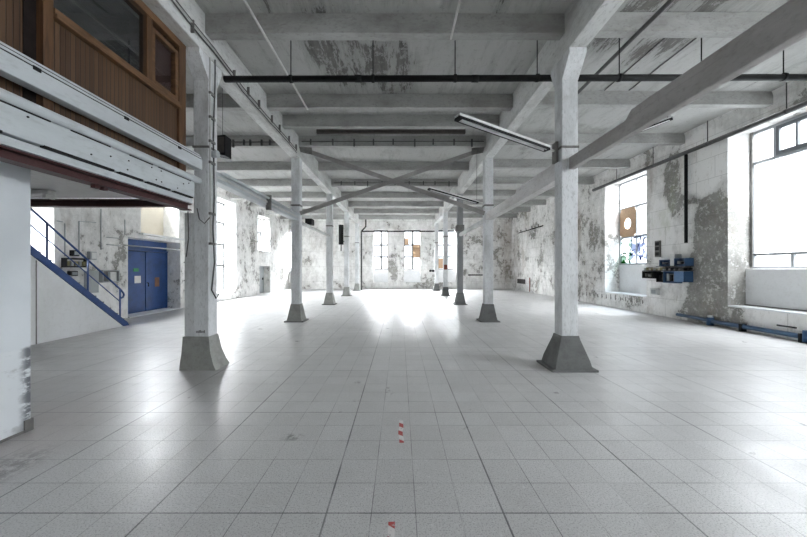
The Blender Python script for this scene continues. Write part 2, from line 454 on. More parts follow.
# ------------------------------------------------------------------ mesh helpers
class MB:
    def __init__(self):
        self.bm = bmesh.new()
    def box(self, x0, x1, y0, y1, z0, z1, bev=0.0):
        g = bmesh.ops.create_cube(self.bm, size=1)
        vs = g['verts']
        for v in vs:
            v.co = Vector(((x0 + x1) / 2 + v.co.x * abs(x1 - x0), (y0 + y1) / 2 + v.co.y * abs(y1 - y0), (z0 + z1) / 2 + v.co.z * abs(z1 - z0)))
        if bev:
            es = list({e for v in vs for e in v.link_edges})
            bmesh.ops.bevel(self.bm, geom=es, offset=bev, segments=2, profile=.5, affect='EDGES')
        return self
    def bar(self, p, q, w, t, up=(0, 0, 1)):
        """rectangular bar between two points: w across, t along up"""
        p, q = Vector(p), Vector(q)
        d = (q - p).normalized()
        s = d.cross(Vector(up)).normalized()
        u = s.cross(d).normalized()
        vs = []
        for e in (p, q):
            for a, b in ((-1, -1), (1, -1), (1, 1), (-1, 1)):
                vs.append(self.bm.verts.new(e + s * (a * w / 2) + u * (b * t / 2)))
        for f in ((3, 2, 1, 0), (4, 5, 6, 7), (0, 1, 5, 4), (1, 2, 6, 5), (2, 3, 7, 6), (3, 0, 4, 7)):
            self.bm.faces.new([vs[i] for i in f])
        return self
    def tube(self, pts, r, n=10):
        pts = [Vector(p) for p in pts]
        rings = []
        ref = None
        for i, p in enumerate(pts):
            d = (pts[min(i + 1, len(pts) - 1)] - pts[max(i - 1, 0)]).normalized()
            if ref is None:
                ref = d.orthogonal().normalized()
            a = (ref - d * ref.dot(d))
            a = a.normalized() if a.length > 1e-5 else d.orthogonal().normalized()
            ref = a
            b = d.cross(a)
            rings.append([self.bm.verts.new(p + (a * math.cos(2 * math.pi * k / n) + b * math.sin(2 * math.pi * k / n)) * r) for k in range(n)])
        for r0, r1 in zip(rings, rings[1:]):
            for k in range(n):
                f = self.bm.faces.new((r0[k], r0[(k + 1) % n], r1[(k + 1) % n], r1[k]))
                f.smooth = True
        self.bm.faces.new(list(reversed(rings[0])))
        self.bm.faces.new(rings[-1])
        return self
    def prism(self, poly, axis, a, b):
        """polygon of 2-D points swept along an axis from a to b ('x': points are (y, z); 'y': (x, z); 'z': (x, y))"""
        def mk(p, t):
            return {'x': (t, p[0], p[1]), 'y': (p[0], t, p[1]), 'z': (p[0], p[1], t)}[axis]
        lo = [self.bm.verts.new(mk(p, a)) for p in poly]
        hi = [self.bm.verts.new(mk(p, b)) for p in poly]
        n = len(poly)
        self.bm.faces.new(lo)
        self.bm.faces.new(list(reversed(hi)))
        for k in range(n):
            self.bm.faces.new((lo[(k + 1) % n], lo[k], hi[k], hi[(k + 1) % n]))
        return self
    def loft(self, rects):
        """stack of rectangles (x0, x1, y0, y1, z)"""
        rings = [[self.bm.verts.new(c) for c in ((x0, y0, z), (x1, y0, z), (x1, y1, z), (x0, y1, z))] for x0, x1, y0, y1, z in rects]
        for r0, r1 in zip(rings, rings[1:]):
            for k in range(4):
                self.bm.faces.new((r0[k], r0[(k + 1) % 4], r1[(k + 1) % 4], r1[k]))
        self.bm.faces.new(list(reversed(rings[0])))
        self.bm.faces.new(rings[-1])
        return self
    def build(self, name, mat, parent=None):
        bm = self.bm
        bmesh.ops.recalc_face_normals(bm, faces=bm.faces[:])
        if parent is None:
            xs = [v.co.x for v in bm.verts]
            ys = [v.co.y for v in bm.verts]
            zs = [v.co.z for v in bm.verts]
            loc = Vector(((min(xs) + max(xs)) / 2, (min(ys) + max(ys)) / 2, min(zs)))
            off = loc
        else:
            off = wloc(parent)
            loc = Vector((0, 0, 0))
        for v in bm.verts:
            v.co -= off
        me = bpy.data.meshes.new(name)
        bm.to_mesh(me)
        bm.free()
        me.materials.append(M[mat] if isinstance(mat, str) else mat)
        o = bpy.data.objects.new(name, me)
        COL.objects.link(o)
        o.location = loc
        if parent is not None:
            o.parent = parent
        return o
def wloc(o):
    v = Vector((0, 0, 0))
    while o is not None:
        v += Vector(o.location)
        o = o.parent
    return v
def tag(o, label, cat, group=None, kind='thing'):
    o['label'] = label
    o['category'] = cat
    if group:
        o['group'] = group
    if kind:
        o['kind'] = kind
    return o
def struct(o):
    o['kind'] = 'structure'
    return o
def thing(name, loc, label, cat, group=None):
    o = bpy.data.objects.new(name, None)
    o.empty_display_size = .1
    COL.objects.link(o)
    o.location = loc
    return tag(o, label, cat, group)
def group_struct(name, loc):
    o = bpy.data.objects.new(name, None)
    o.empty_display_size = .1
    COL.objects.link(o)
    o.location = loc
    return struct(o)
def Z(r):
    return r + H
ORD = ['first', 'second', 'third', 'fourth', 'fifth', 'sixth', 'seventh', 'eighth', 'ninth', 'tenth', 'eleventh', 'twelfth']

# ------------------------------------------------------------------ room shell
ZC = 5.80                                # underside of the slab
ZR = Z(4.38)                             # the slab of the window bay sits a little higher
struct(MB().box(XL - TH, XR + TH, YR - .3, YB + TH, -.25, 0).build('floor', 'floor'))
struct(MB().box(XL - TH, 2.669, YR - .3, YB + TH, ZC, ZC + .3).build('ceiling', 'ceiling'))
struct(MB().box(2.669, XR + TH, YR - .3, YB + TH, ZR, ZR + .3).build('ceiling', 'ceiling'))

def wall_openings(axis, at, sign, u0, u1, ops, z1=ZC):
    """solid wall with rectangular openings (u0, u1, z0, z1), its inner face at `at`, thickness TH towards sign"""
    m = MB()
    a, b = sorted((at, at + sign * TH))
    def bx(s, e, lo, hi):
        if e - s < 1e-4 or hi - lo < 1e-4:
            return
        if axis == 'x':
            m.box(a, b, s, e, lo, hi)
        else:
            m.box(s, e, a, b, lo, hi)
    cuts = sorted({u0, u1} | {o[0] for o in ops} | {o[1] for o in ops})
    for s, e in zip(cuts, cuts[1:]):
        spans = sorted((o[2], o[3]) for o in ops if o[0] <= s + 1e-6 and o[1] >= e - 1e-6)
        z = 0
        for lo, hi in spans:
            bx(s, e, z, lo)
            z = hi
        bx(s, e, z, z1)
    return m
WT = 5.46                                # head of the tall windows
r_ops = [(a, b, .6, WT) for a, b in R_WIN]
struct(wall_openings('x', XR, 1, YR, YB, r_ops, ZR).build('wall_right', 'wall_right'))
l_ops = [(6.2, 8.38, 1.8, 3.34), (10.65, 11.19, 0, 2.74), (11.19, 13.11, 0, 2.74), (11.19, 13.11, 2.93, 5.35), (13.11, 13.2, 0, 2.74), (15.4, 17.67, .45, 5.3),
         (20.4, 20.63, 2.88, 5.2), (20.63, 22.3, 2.88, 5.2), (20.63, 22.3, 0, 1.86)]
struct(wall_openings('x', XL, -1, YR, YB, l_ops).build('wall_left', 'wall_left'))
b_ops = [(a, b, .55, 4.9) for a, b in B_WIN]
struct(wall_openings('y', YB, 1, XL - TH, XR + TH, b_ops, ZR).build('wall_back', 'wall_back'))
struct(MB().box(XL - TH, XR + TH, YR - .3, YR, 0, ZR).build('wall_rear', 'wall_back'))

# the coved strip of plaster where the window wall meets the slab
struct(MB().prism([(XR - .001, ZR - .12), (XR - .05, ZR - .001), (XR - .001, ZR - .001)], 'y', YR, YB).build('trim_1', 'wall_right'))
struct(MB().prism([(XL + .001, 5.6), (XL + .1, ZC - .001), (XL + .001, ZC - .001)], 'y', 5.2, YB).build('trim_2', 'wall_left'))

# ------------------------------------------------------------------ windows
def side_window(n, at, sign, y0, y1, z0, z1, kind):
    """window set at the outer edge of a deep reveal; children are its frame, panes and closed lower panel"""
    w = group_struct('window_%d' % n, (at, (y0 + y1) / 2, z0))
    X = at + sign * (TH - .05)            # inner face of the sash
    xa, xb = sorted((X, X + sign * .07))
    def fr(y_0, y_1, z_0, z_1, m):
        m.box(xa, xb, y_0, y_1, z_0, z_1)
    def pane(name, y_0, y_1, z_0, z_1, mat):
        c = (xa + xb) / 2
        return MB().box(c - .006, c + .006, y_0, y_1, z_0, z_1).build(name, mat, w)
    # reveal lining
    if kind == 'big':
        zs = .645 + .0
        f = MB()
        f.box(xa, xb, y0, y1, z1 - .07, z1)
        f.box(xa, xb, y1 - .07, y1, 1.66, z1 - .07)
        f.box(xa, xb, y0, y0 + .07, 1.66, z1 - .07)
        f.box(xa, xb, y0 + .07, y1 - .07, 4.55, 4.62)      # upper transom
        f.box(xa, xb, y0 + .07, y1 - .07, 2.02, 2.08)
        f.box(xa, xb, y0 + .07, y1 - .07, 1.66, 1.72)
        f.box(xa, xb, y1 - .60, y1 - .53, 4.62, z1 - .07)
        f.box(xa, xb, y1 - .96, y1 - .90, 1.72, 2.02)
        f.build('frame', 'frame', w)
        s = MB()
        a_, b_ = sorted((X - sign * .03, X + sign * .04))
        ya, yb = y0 + .1, y1 - .61
        s.box(a_, b_, ya, yb, 4.62, 4.72)
        s.box(a_, b_, ya, yb, z1 - .16, z1 - .08)
        s.box(a_, b_, ya, ya + .07, 4.72, z1 - .16)
        s.box(a_, b_, yb - .07, yb, 4.72, z1 - .16)
        for k in (1, 2, 3):
            yy = yb - k * (yb - ya) / 4
            s.box(a_, b_, yy - .02, yy + .02, 4.72, z1 - .16)
        s.build('casement', 'frame_dark', w)
        pane('upper_pane', y1 - .53, y1 - .07, 4.62, z1 - .07, 'glass')
        pane('casement_pane', ya + .07, yb - .07, 4.72, z1 - .16, 'glass')
        sh = pane('sheeted_pane', y0 + .07, y1 - .07, 2.08, 4.55, 'milky')
        sh['label'] = 'milky sheet stretched over the large middle pane'
        pane('lower_pane', y1 - .90, y1 - .07, 1.72, 2.02, 'glass')
        pane('lower_pane', y0 + .07, y1 - .96, 1.72, 2.02, 'glass')
        MB().box(at + sign * .50, at + sign * .56, y0, y1, z0 + .07, 1.655).build('lower_panel', 'white_panel', w)
        MB().box(at + sign * .46, at + sign * .58, y0, y1, z0 + .04, z0 + .07).build('panel_rail', 'steel', w)
        ed = MB().box(X - sign * .03 - .012, X - sign * .03 + .012, y1 - .075, y1 - .005, 1.70, z1)
        ed.build('edge_strip', 'steel', w)
        MB().box(min(at, X) + (.0 if sign > 0 else 0), max(at, X), y0, y1, z0, z0 + .04).build('sill', 'reveal', w)
    elif kind == 'board':
        zt = 1.84
        f = MB()
        f.box(xa, xb, y0, y1, z1 - .06, z1)
        f.box(xa, xb, y1 - .06, y1, zt, z1 - .06)
        f.box(xa, xb, y0, y0 + .06, zt, z1 - .06)
        ym = y1 - .98
        f.box(xa, xb, ym - .05, ym, zt, z1 - .06)
        f.box(xa, xb, y0 + .06, ym - .05, 4.26, 4.33)
        f.box(xa, xb, y0 + .06, ym - .05, 3.0, 3.07)
        f.box(xa, xb, ym, y1 - .06, 4.26, 4.33)
        f.box(xa, xb, ym, y1 - .06, 3.0, 3.07)
        f.box(xa, xb, y0 + .06, y1 - .06, zt, zt + .06)
        f.build('frame', 'frame', w)
        pane('upper_pane', ym, y1 - .06, 4.33, z1 - .06, 'glass')
        pane('upper_pane', y0 + .06, ym - .05, 4.33, z1 - .06, 'glass')
        pane('side_pane', y0 + .06, ym - .05, 3.07, 4.26, 'glass')
        g1 = pane('graffiti_pane', ym, y1 - .06, zt + .06, 3.0, 'graffiti')
        g1['label'] = 'pane sprayed with green and blue graffiti'
        pane('graffiti_pane', y0 + .06, ym - .05, zt + .06, 3.0, 'graffiti')
        # tan board with a round hole
        bm = MB()
        cy, cz, r = (ym + y1 - .06) / 2, 3.62, .2
        n = 24
        xo, xi = X + sign * .015, X - sign * .012
        rects = []
        for xx in (xo, xi):
            inn, out = [], []
            for k in range(n):
                t = 2 * math.pi * k / n
                cx_, cz_ = math.cos(t), math.sin(t)
                inn.append(bm.bm.verts.new((xx, cy + r * cx_, cz + r * 1.2 * cz_)))
                hw, hh0, hh1 = (y1 - .06 - ym) / 2, cz - 3.05, 4.28 - cz
                sx = hw / abs(cx_) if abs(cx_) > 1e-6 else 1e9
                sz = (hh1 if cz_ > 0 else hh0) / abs(cz_) if abs(cz_) > 1e-6 else 1e9
                s_ = min(sx, sz)
                out.append(bm.bm.verts.new((xx, cy + s_ * cx_, cz + s_ * cz_)))
            rects.append((inn, out))
        for k in range(n):
            k2 = (k + 1) % n
            for inn, out in rects:
                bm.bm.faces.new((inn[k], inn[k2], out[k2], out[k]))
            bm.bm.faces.new((rects[0][0][k], rects[0][0][k2], rects[1][0][k2], rects[1][0][k]))
            bm.bm.faces.new((rects[0][1][k], rects[0][1][k2], rects[1][1][k2], rects[1][1][k]))
        bb = bm.build('board', 'chipboard', w)
        bb['label'] = 'tan board with a round hole'
        MB().box(xa, xb, y0, y1, z0 + .04, zt).build('lower_panel', 'white_panel', w)
        MB().box(min(at, X), max(at, X), y0, y1, z0, z0 + .04).build('sill', 'reveal', w)
    else:
        f = MB()
        f.box(xa, xb, y0, y1, z1 - .06, z1)
        zt = z0
        if kind == 'niche':
            zt = 4.28
            MB().box(xa - .0, xb, y0, y1, z0, zt).build('lower_panel', 'cream', w)
        f.box(xa, xb, y0, y1, zt, zt + .06)
        f.box(xa, xb, y0, y0 + .06, zt + .06, z1 - .06)
        f.box(xa, xb, y1 - .06, y1, zt + .06, z1 - .06)
        zz, hz = [zt + .06], z1 - .06
        if kind == 'tall':
            zz += [1.85, 3.0, 4.2]
            for q in zz[1:]:
                f.box(xa, xb, y0 + .06, y1 - .06, q - .05, q + .05)
        elif kind == 'short':
            zz += [4.2]
            f.box(xa, xb, y0 + .06, y1 - .06, 4.15, 4.25)
        yc = (y0 + y1) / 2
        f.box(xa, xb, yc - .045, yc + .045, zt + .06, z1 - .06)
        f.build('frame', 'frame_back', w)
        pane('pane', y0 + .06, y1 - .06, zt + .06, z1 - .06, 'glass')
    # lining of the reveal, whiter than the wall
    return w

wn_i = 1
for (a, b), k in zip(R_WIN, ('big', 'big', 'big', 'board')):
    side_window(wn_i, XR, 1, a, b, .6, WT, k)
    wn_i += 1
side_window(wn_i, XL, -1, 6.2, 8.38, 1.8, 3.34, 'plain'); wn_i += 1
side_window(wn_i, XL, -1, 11.19, 13.11, 2.93, 5.35, 'niche'); wn_i += 1
side_window(wn_i, XL, -1, 15.4, 17.67, .45, 5.3, 'tall'); wn_i += 1
side_window(wn_i, XL, -1, 20.4, 22.3, 2.88, 5.2, 'short'); wn_i += 1
for i, (a, b) in enumerate(B_WIN):
    w = group_struct('window_%d' % wn_i, ((a + b) / 2, YB, .55))
    wn_i += 1
    y0, y1 = YB + .22, YB + .29
    f = MB()
    zt, z1 = 1.62, 4.9
    f.box(a, b, y0, y1, z1 - .06, z1)
    f.box(a, b, y0, y1, zt, zt + .06)
    f.box(a, a + .06, y0, y1, zt + .06, z1 - .06)
    f.box(b - .06, b, y0, y1, zt + .06, z1 - .06)
    c = (a + b) / 2 + .04
    f.box(c - .065, c + .065, y0, y1, zt + .06, z1 - .06)
    for q in (2.66, 3.65):
        f.box(a + .06, b - .06, y0, y1, q - .065, q + .065)
    f.build('frame', 'frame_back', w)
    MB().box(a + .06, b - .06, y0 + .03, y0 + .04, zt + .06, z1 - .06).build('pane', 'glass', w)
    MB().box(a, b, y0, y1, .55, zt).build('lower_panel', 'white_panel', w)
    boards = {2: [(a + .06, c - .35, 3.68, 4.2), (c + .03, b - .06, 2.63, 3.62)], 3: [(a + .06, a + .62, 1.7, 2.55)]}.get(i, [])
    for x0, x1, zl, zh in boards:
        bo = MB().box(x0, x1, y0 - .02, y0, zl, zh).build('board', 'chipboard', w)
        bo['label'] = 'tan board over a pane'

# ------------------------------------------------------------------ blue door and the small grey door in the side wall
d = group_struct('door_1', (XL, 11.92, 0))
xa = XL - .60
MB().box(xa - .05, xa + .03, 10.65, 13.2, 2.36, 2.74).build('door_head', 'blue_steel', d)
f = MB()
f.box(xa - .05, xa + .06, 10.65, 10.72, 0, 2.36)
f.box(xa - .05, xa + .06, 13.14, 13.2, 0, 2.36)
f.box(xa - .05, xa + .08, 10.65, 13.2, 2.33, 2.39)
f.build('door_frame', 'blue_steel', d)
l1 = MB().box(xa - .03, xa + .02, 10.72, 12.09, .04, 2.31, .008).build('door_leaf', 'blue_steel', d)
l2 = MB().box(xa - .02, xa + .03, 12.11, 13.14, .04, 2.31, .008).build('door_leaf', 'blue_steel', d)
MB().box(xa + .02, xa + .028, 11.55, 11.78, 1.56, 1.68).build('green_sticker', 'green', l1)['label'] = 'small green sticker'
MB().box(xa + .02, xa + .026, 11.6, 11.88, 1.13, 1.40).build('paper_notice', 'paper', l1)['label'] = 'white paper notice'
MB().box(xa + .03, xa + .036, 12.55, 12.78, .95, 1.32).build('orange_sticker', 'orange', l2)['label'] = 'worn orange brown sticker'
MB().tube([(xa + .03, 12.17, 1.12), (xa + .09, 12.17, 1.12), (xa + .09, 12.17, .98)], .016).build('handle', 'black', l2)
MB().tube([(XL + .03, 10.5, 2.45), (XL + .03, 13.3, 2.45)], .02).build('rail', 'white_rail', d)
struct(MB().box(XL - TH + .07, XL + .05, 10.66, 13.19, .0, .03).build('trim_3', 'white_panel'))
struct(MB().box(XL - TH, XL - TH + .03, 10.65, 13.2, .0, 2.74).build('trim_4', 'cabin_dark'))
d2 = group_struct('door_2', (XL, 21.4, 0))
MB().box(XL - .5, XL - .44, 20.63, 22.3, 0, 1.86).build('door_leaf', 'grey_box', d2)
MB().box(XL - .44, XL - .38, 22.05, 22.1, .9, 1.05).build('handle', 'black', d2)

# ------------------------------------------------------------------ concrete frame: columns
YS = [5.2 + 4.72 * k for k in range(5)]         # front faces of the columns
ZG = Z(3.5)                                     # underside of the girders
CG = 'concrete columns in two rows'
def column(row, k):
    Yf = YS[k]
    dp = .25
    if row == 'cabin':
        x0, x1 = (-3.41, -3.16) if k == 0 else (-3.43, -3.16)
        lab = ['white concrete column with a wide pier and cables at the end of the timber cabin',
               'white concrete column second in the cabin row, rail beam with conduit ending on it',
               'white concrete column third in the cabin row, behind the one with the conduit beam',
               'white concrete column fourth in the cabin row, dark cylinder fixed beside it',
               'white concrete column last in the cabin row, next to the thin riser pipe'][k]
    else:
        x0, x1 = 2.67, 2.94
        lab = ['large white concrete column with dark splayed foot, thick rail beam butting on it',
               'white concrete column second in the blue boxes row, slim lamp bracketed on it',
               'dark grey concrete column with a clamp band, third in the blue boxes row',
               'white concrete column with a small red sign, fourth in the blue boxes row',
               'white concrete column last in the blue boxes row, before the end wall'][k]
    t = thing('column', ((x0 + x1) / 2, Yf + dp / 2, 0), lab, 'column', CG)
    mat = 'column_dark' if (row != 'cabin' and k == 2) else 'column'
    y0, y1 = Yf, Yf + dp
    cx = (x0 + x1) / 2
    MB().box(x0, x1, y0, y1, .5, ZG - .001, .012).build('shaft', mat, t)
    hw = .31
    if row == 'cabin' and k == 0:
        p = MB()
        p.box(-3.575, -3.41, y0 + .02, y1, .5, Z(.93), .012)
        p.build('side_pier', 'column', t)
        MB().loft([(-3.60, -3.00, y0 - .07, y1 + .1, 0), (-3.595, -3.05, y0 - .06, y1 + .08, .10), (-3.585, -3.11, y0 - .035, y1 + .05, .28), (-3.58, -3.145, y0 - .015, y1 + .02, .5), (-3.58, -3.15, y0 - .012, y1 + .01, .54)]).build('plinth', 'plinth_light', t)
        st = MB()
        random.seed(3)
        xx = -3.36
        for q in range(7):
            st.box(xx, xx + .012, y0 - .0025, y0 + .004, .60, .60 + random.choice((.035, .045)))
            xx += .021
        st.build('stencil_mark', 'ink', t)['label'] = 'small dark stencilled mark'
    else:
        fw, fb = (.37, .30) if k == 0 else (.30, .235)
        pm = 'plinth' if row != 'cabin' else 'plinth_light'
        MB().loft([(cx - fw, cx + fw, y0 - .17, y1 + .17, 0), (cx - fw, cx + fw, y0 - .17, y1 + .17, .035)]).build('foot_slab', 'plinth', t)
        MB().loft([(cx - fb, cx + fb, y0 - .13, y1 + .13, .035), (cx - fb + .03, cx + fb - .03, y0 - .11, y1 + .11, .16), (cx - .155, cx + .155, y0 - .02, y1 + .02, .5), (cx - .145, cx + .145, y0 - .012, y1 + .012, .55)]).build('plinth', pm, t)
    # haunches that splay out under the girder, fore and aft
    for s in ((-1, 1) if k == 0 else ()):
        ya = y0 if s < 0 else y1
        hl = .13 if k == 0 and s > 0 else .24
        MB().prism([(ya, ZG - .38), (ya + s * hl, ZG - .08), (ya + s * hl, ZG - .002), (ya, ZG - .002)], 'x', x0, x1).build('haunch', mat, t)
    MB().box(x0 - .012, x1 + .012, y0 - .012, y1 + .012, Z(1.98) if k else Z(2.0), Z(2.0) + .035).build('collar', 'steel', t)
    if row != 'cabin' and k == 3:
        MB().box(x0 + .03, x1 - .03, y0 - .012, y0, 1.62, 1.92).build('red_sign', 'rust', t)['label'] = 'small red sign'
    return t
COLS = {}
for k in range(5):
    COLS['cabin', k] = column('cabin', k)
    COLS['box', k] = column('box', k)

# ------------------------------------------------------------------ girders, cross beams
GZ1 = ZC
def girder(x0, x1, label, top=ZC):
    t = thing('girder', ((x0 + x1) / 2, 11, ZG), label, 'beam', 'long girders under the ceiling')
    MB().box(x0, x1, YR, YB, ZG, top - .001, .012).build('web', 'girder', t)
    return t
gl = girder(-3.44, -3.16, 'long grey white concrete girder above the timber cabin, cables clipped along it')
gr = girder(2.67, 2.94, 'long grey white concrete girder over the column row facing the blue boxes', ZR)
# splayed fillets where the first beams meet the girder
BY = [5.1, 7.45, 8.45, 9.8, 12.17, 14.5, 16.9, 19.25, 21.6, 24.1]
ZB = Z(3.82)
BT = .17
bays = [('central bay', -3.16, 2.67), ('bay beside the boxes wall', 2.94, XR), ('bay beside the blue door wall', XL, -3.44)]
for bi, (bn, x0, x1) in enumerate(bays):
    n = 0
    for y in BY:
        if bi and y == 8.45:
            continue
        zb, zc = (ZB, ZC) if bi != 1 else (Z(4.05), ZR)
        if bi == 1:
            y = 5.36 + (y - 5.1) * 1.02
        t = MB().box(x0 + .001, x1 - .001, y, y + BT, zb, zc - .001, .01).build('cross_beam', 'beam')
        nm = ORD[n]
        tag(t, '%s concrete cross beam from the camera in the %s' % (nm, bn), 'beam', 'concrete cross beams of the ' + bn)
        n += 1

# rail beams between the columns at two thirds height
RG = 'horizontal rail beams between the columns'
def rail_beam(x0, x1, y0, y1, z0, z1, label, step_at=None, mat='rail_beam'):
    t = thing('rail_beam', ((x0 + x1) / 2, (y0 + y1) / 2, z0), label, 'beam', RG)
    MB().box(x0, x1, y0, y1, z0, z1, .012).build('beam_body', mat, t)
    if step_at:
        MB().prism([(step_at[0], z1 - .002), (step_at[1], z1 - .002), (step_at[1], z1 + .085), (step_at[0] + (.12 if step_at[0] > y0 else 0), z1 + .085)] if step_at[0] > y0 else
                   [(step_at[0], z1 - .002), (step_at[1], z1 - .002), (step_at[1] - .1, z1 + .085), (step_at[0], z1 + .085)], 'x', x0 + .005, x1 - .005).build('top_ledge', mat, t)
    return t
rail_beam(2.785, 2.885, -2.0, 5.195, Z(1.64), Z(1.84), 'thick grey rail beam running overhead to the large column in the blue boxes row', (-2.0, 3.9), 'rail_beam_grey')
rail_beam(2.70, 2.90, 5.455, 9.915, Z(1.54), Z(1.77), 'white rail beam between the first two columns facing the blue boxes', (5.455, 7.4))
b3 = rail_beam(2.74, 2.86, 10.175, 14.63, Z(1.52), Z(1.66), 'thin grey rail beam behind the second column of the row facing the blue boxes', mat='girder')
t = rail_beam(-3.40, -3.20, 5.455, 9.915, Z(1.53), Z(1.71), 'light grey rail beam with a conduit, from the cabin column to the next one', mat='fascia')
MB().tube([(-3.15, 5.6, Z(1.70)), (-3.15, 9.85, Z(1.70))], .03).build('conduit', 'fascia', t)
MB().box(-3.19, -3.175, 5.5, 9.85, Z(1.59), Z(1.63)).build('flange', 'girder', t)
MB().box(-3.22, -3.10, 7.55, 7.60, Z(1.42), Z(1.78)).build('clamp', 'steel', t)
rail_beam(-3.36, -3.24, 10.175, 14.63, Z(1.50), Z(1.58), 'thin rail beam beyond the second column of the cabin row, small black box on it', mat='girder')
bx = MB().box(-3.38, -3.14, 11.2, 11.55, Z(1.585), Z(1.80), .015).build('control_box', 'black')
tag(bx, 'small black box standing on the thin rail beam beyond the second cabin-row column', 'box')

# X brace between the second columns
XBY = 9.85
for s, lab in ((1, 'flat grey brace bar falling towards the blue boxes side, one of the crossed pair'), (-1, 'flat grey brace bar falling towards the cabin side, one of the crossed pair')):
    t = thing('brace_bar', (0, XBY, Z(1.8)), lab, 'brace', 'crossed brace bars between the second columns')
    o = 0 if s > 0 else .045
    xa_, xb_ = (-3.0, 2.64) if s > 0 else (2.5, -3.13)
    MB().bar((xa_, XBY + o - .02, Z(3.72)), (xb_, XBY + o - .02, Z(1.74)), .022, .13, (0, 0, 1)).build('bar', 'brace', t)
    a = .2 * s
    MB().prism([(xa_ - .14 * s, Z(3.81)), (xa_ + .26 * s, Z(3.78)), (xa_ + .26 * s, Z(3.56)), (xa_ - .1 * s, Z(3.64))], 'y', XBY + o - .047, XBY + o - .034).build('gusset_plate', 'steel', t)

# ------------------------------------------------------------------ mezzanine with timber cabin
YM = 4.95
mz = struct(MB().box(XL, -3.42, YR, YM, Z(1.12), Z(1.30)).build('floor_mezzanine', 'soffit'))
t = thing('steel_beam', (-3.36, 0, Z(.92)), 'dark red steel beam under the white cabin fascia', 'beam', 'dark red steel beams under the mezzanine')
mb = MB()
mb.box(-3.42, -3.28, YR, 4.96, Z(.92), Z(.935))
mb.box(-3.36, -3.34, YR, 4.96, Z(.935), Z(1.005))
mb.box(-3.42, -3.28, YR, 4.96, Z(1.005), Z(1.02))
mb.build('beam_body', 'red_steel', t)
lg = MB()
lg.box(-3.36, -3.31, 3.42, 3.48, Z(.885), Z(.92))
lg.build('lug', 'red_steel', t)
lg = MB()
lg.box(-3.36, -3.31, 3.52, 3.57, Z(.885), Z(.92))
lg.build('lug', 'red_steel', t)
t = MB()
t.box(XL, -3.45, 5.0, 5.12, Z(1.00), Z(1.015))
t.box(XL, -3.45, 5.05, 5.07, Z(1.015), Z(1.095))
t.box(XL, -3.45, 5.0, 5.12, Z(1.095), Z(1.11))
tag(t.build('steel_beam', 'red_steel'), 'dark red steel beam crossing behind the opening under the mezzanine, ending at the cabin column', 'beam', 'dark red steel beams under the mezzanine')

# lower fascia
t = thing('fascia_beam', (-3.3, 0, Z(1.03)), 'lower white fascia beam of the mezzanine with slotted dark joints and a rounded top edge', 'beam', 'white fascia beams of the mezzanine')
MB().box(-3.358, -3.22, YR, 4.94, Z(1.115), Z(1.36), .008).build('face_board', 'fascia', t)
MB().box(-3.358, -3.25, YR, 4.94, Z(1.022), Z(1.10), .006).build('bottom_flange', 'fascia', t)
random.seed(5)
for s0, s1 in ((2.0, 2.55), (2.85, 3.55), (3.62, 3.95), (4.02, 4.42), (4.5, 4.9)):
    MB().box(-3.26, -3.216, s0, s1, Z(1.100), Z(1.120)).build('slot', 'black', t)
mb = MB()
prof = [(-3.358, Z(1.362))] + [(-3.22 + .045 * math.cos(a), Z(1.41) + .048 * math.sin(a)) for a in [(-90 + 20 * q) * math.pi / 180 for q in range(10)]] + [(-3.358, Z(1.458))]
mb.prism(prof, 'y', YR, 5.05)
mb.build('rounded_edge', 'fascia', t)
for s0, s1 in ((1.6, 2.9), (3.08, 3.5), (3.75, 4.1), (4.2, 4.85)):
    MB().box(-3.24, -3.214, s0, s1, Z(1.350), Z(1.364)).build('slot', 'black', t)
for _ in range(16):
    y = random.uniform(1.9, 4.85)
    z = random.uniform(1.15, 1.33)
    MB().tube([(-3.222, y, Z(z)), (-3.214, y, Z(z))], .009, 8).build('bolt', 'black', t)
# upper fascia
t = thing('fascia_beam', (-3.28, 0, Z(1.62)), 'upper white fascia band below the timber cabin boards with a dark grooved top edge', 'beam', 'white fascia beams of the mezzanine')
MB().box(-3.358, -3.24, YR, 5.17, Z(1.62), Z(1.79), .008).build('face_board', 'fascia', t)
MB().box(-3.358, -3.245, YR, 5.15, Z(1.79), Z(1.80)).build('groove', 'black', t)
MB().box(-3.358, -3.245, YR, 5.12, Z(1.822), Z(1.832)).build('groove', 'black', t)
MB().box(-3.358, -3.24, YR, 5.14, Z(1.80), Z(1.822)).build('top_lip', 'fascia', t)
MB().box(-3.358, -3.24, YR, 5.10, Z(1.832), Z(1.85)).build('top_lip', 'fascia', t)
for y in (1.95, 2.78, 3.7, 4.6):
    MB().box(-3.242, -3.232, y, y + .06, Z(1.765), Z(1.80)).build('bracket', 'black', t)

# timber cabin
cab = thing('timber_cabin', (-5.0, 0, Z(1.30)), 'brown timber clad cabin with dark windows on the mezzanine', 'cabin')
mb = MB()
mb.box(-3.46, -3.40, 3.0, YM, Z(1.30), Z(2.44))
mb.box(-3.50, -3.44, YR, 2.97, Z(1.30), Z(3.46))
mb.build('board_wall', 'boards', cab)
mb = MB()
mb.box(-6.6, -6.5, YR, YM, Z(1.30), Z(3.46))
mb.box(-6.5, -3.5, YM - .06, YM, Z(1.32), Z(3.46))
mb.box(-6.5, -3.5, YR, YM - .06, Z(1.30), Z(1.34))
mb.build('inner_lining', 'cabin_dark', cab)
MB().box(-6.6, -3.36, YR, YM, Z(3.46), Z(3.495)).build('roof', 'wood', cab)
def post(y0, y1, z0=1.30, z1=3.46, x1=-3.362, mat='wood_v'):
    MB().box(-3.47, x1, y0, y1, Z(z0), Z(z1), .005).build('post', mat, cab)
post(2.97, 3.06)
post(4.185, 4.285, 2.44, 3.46, -3.362)
post(4.80, 4.95)
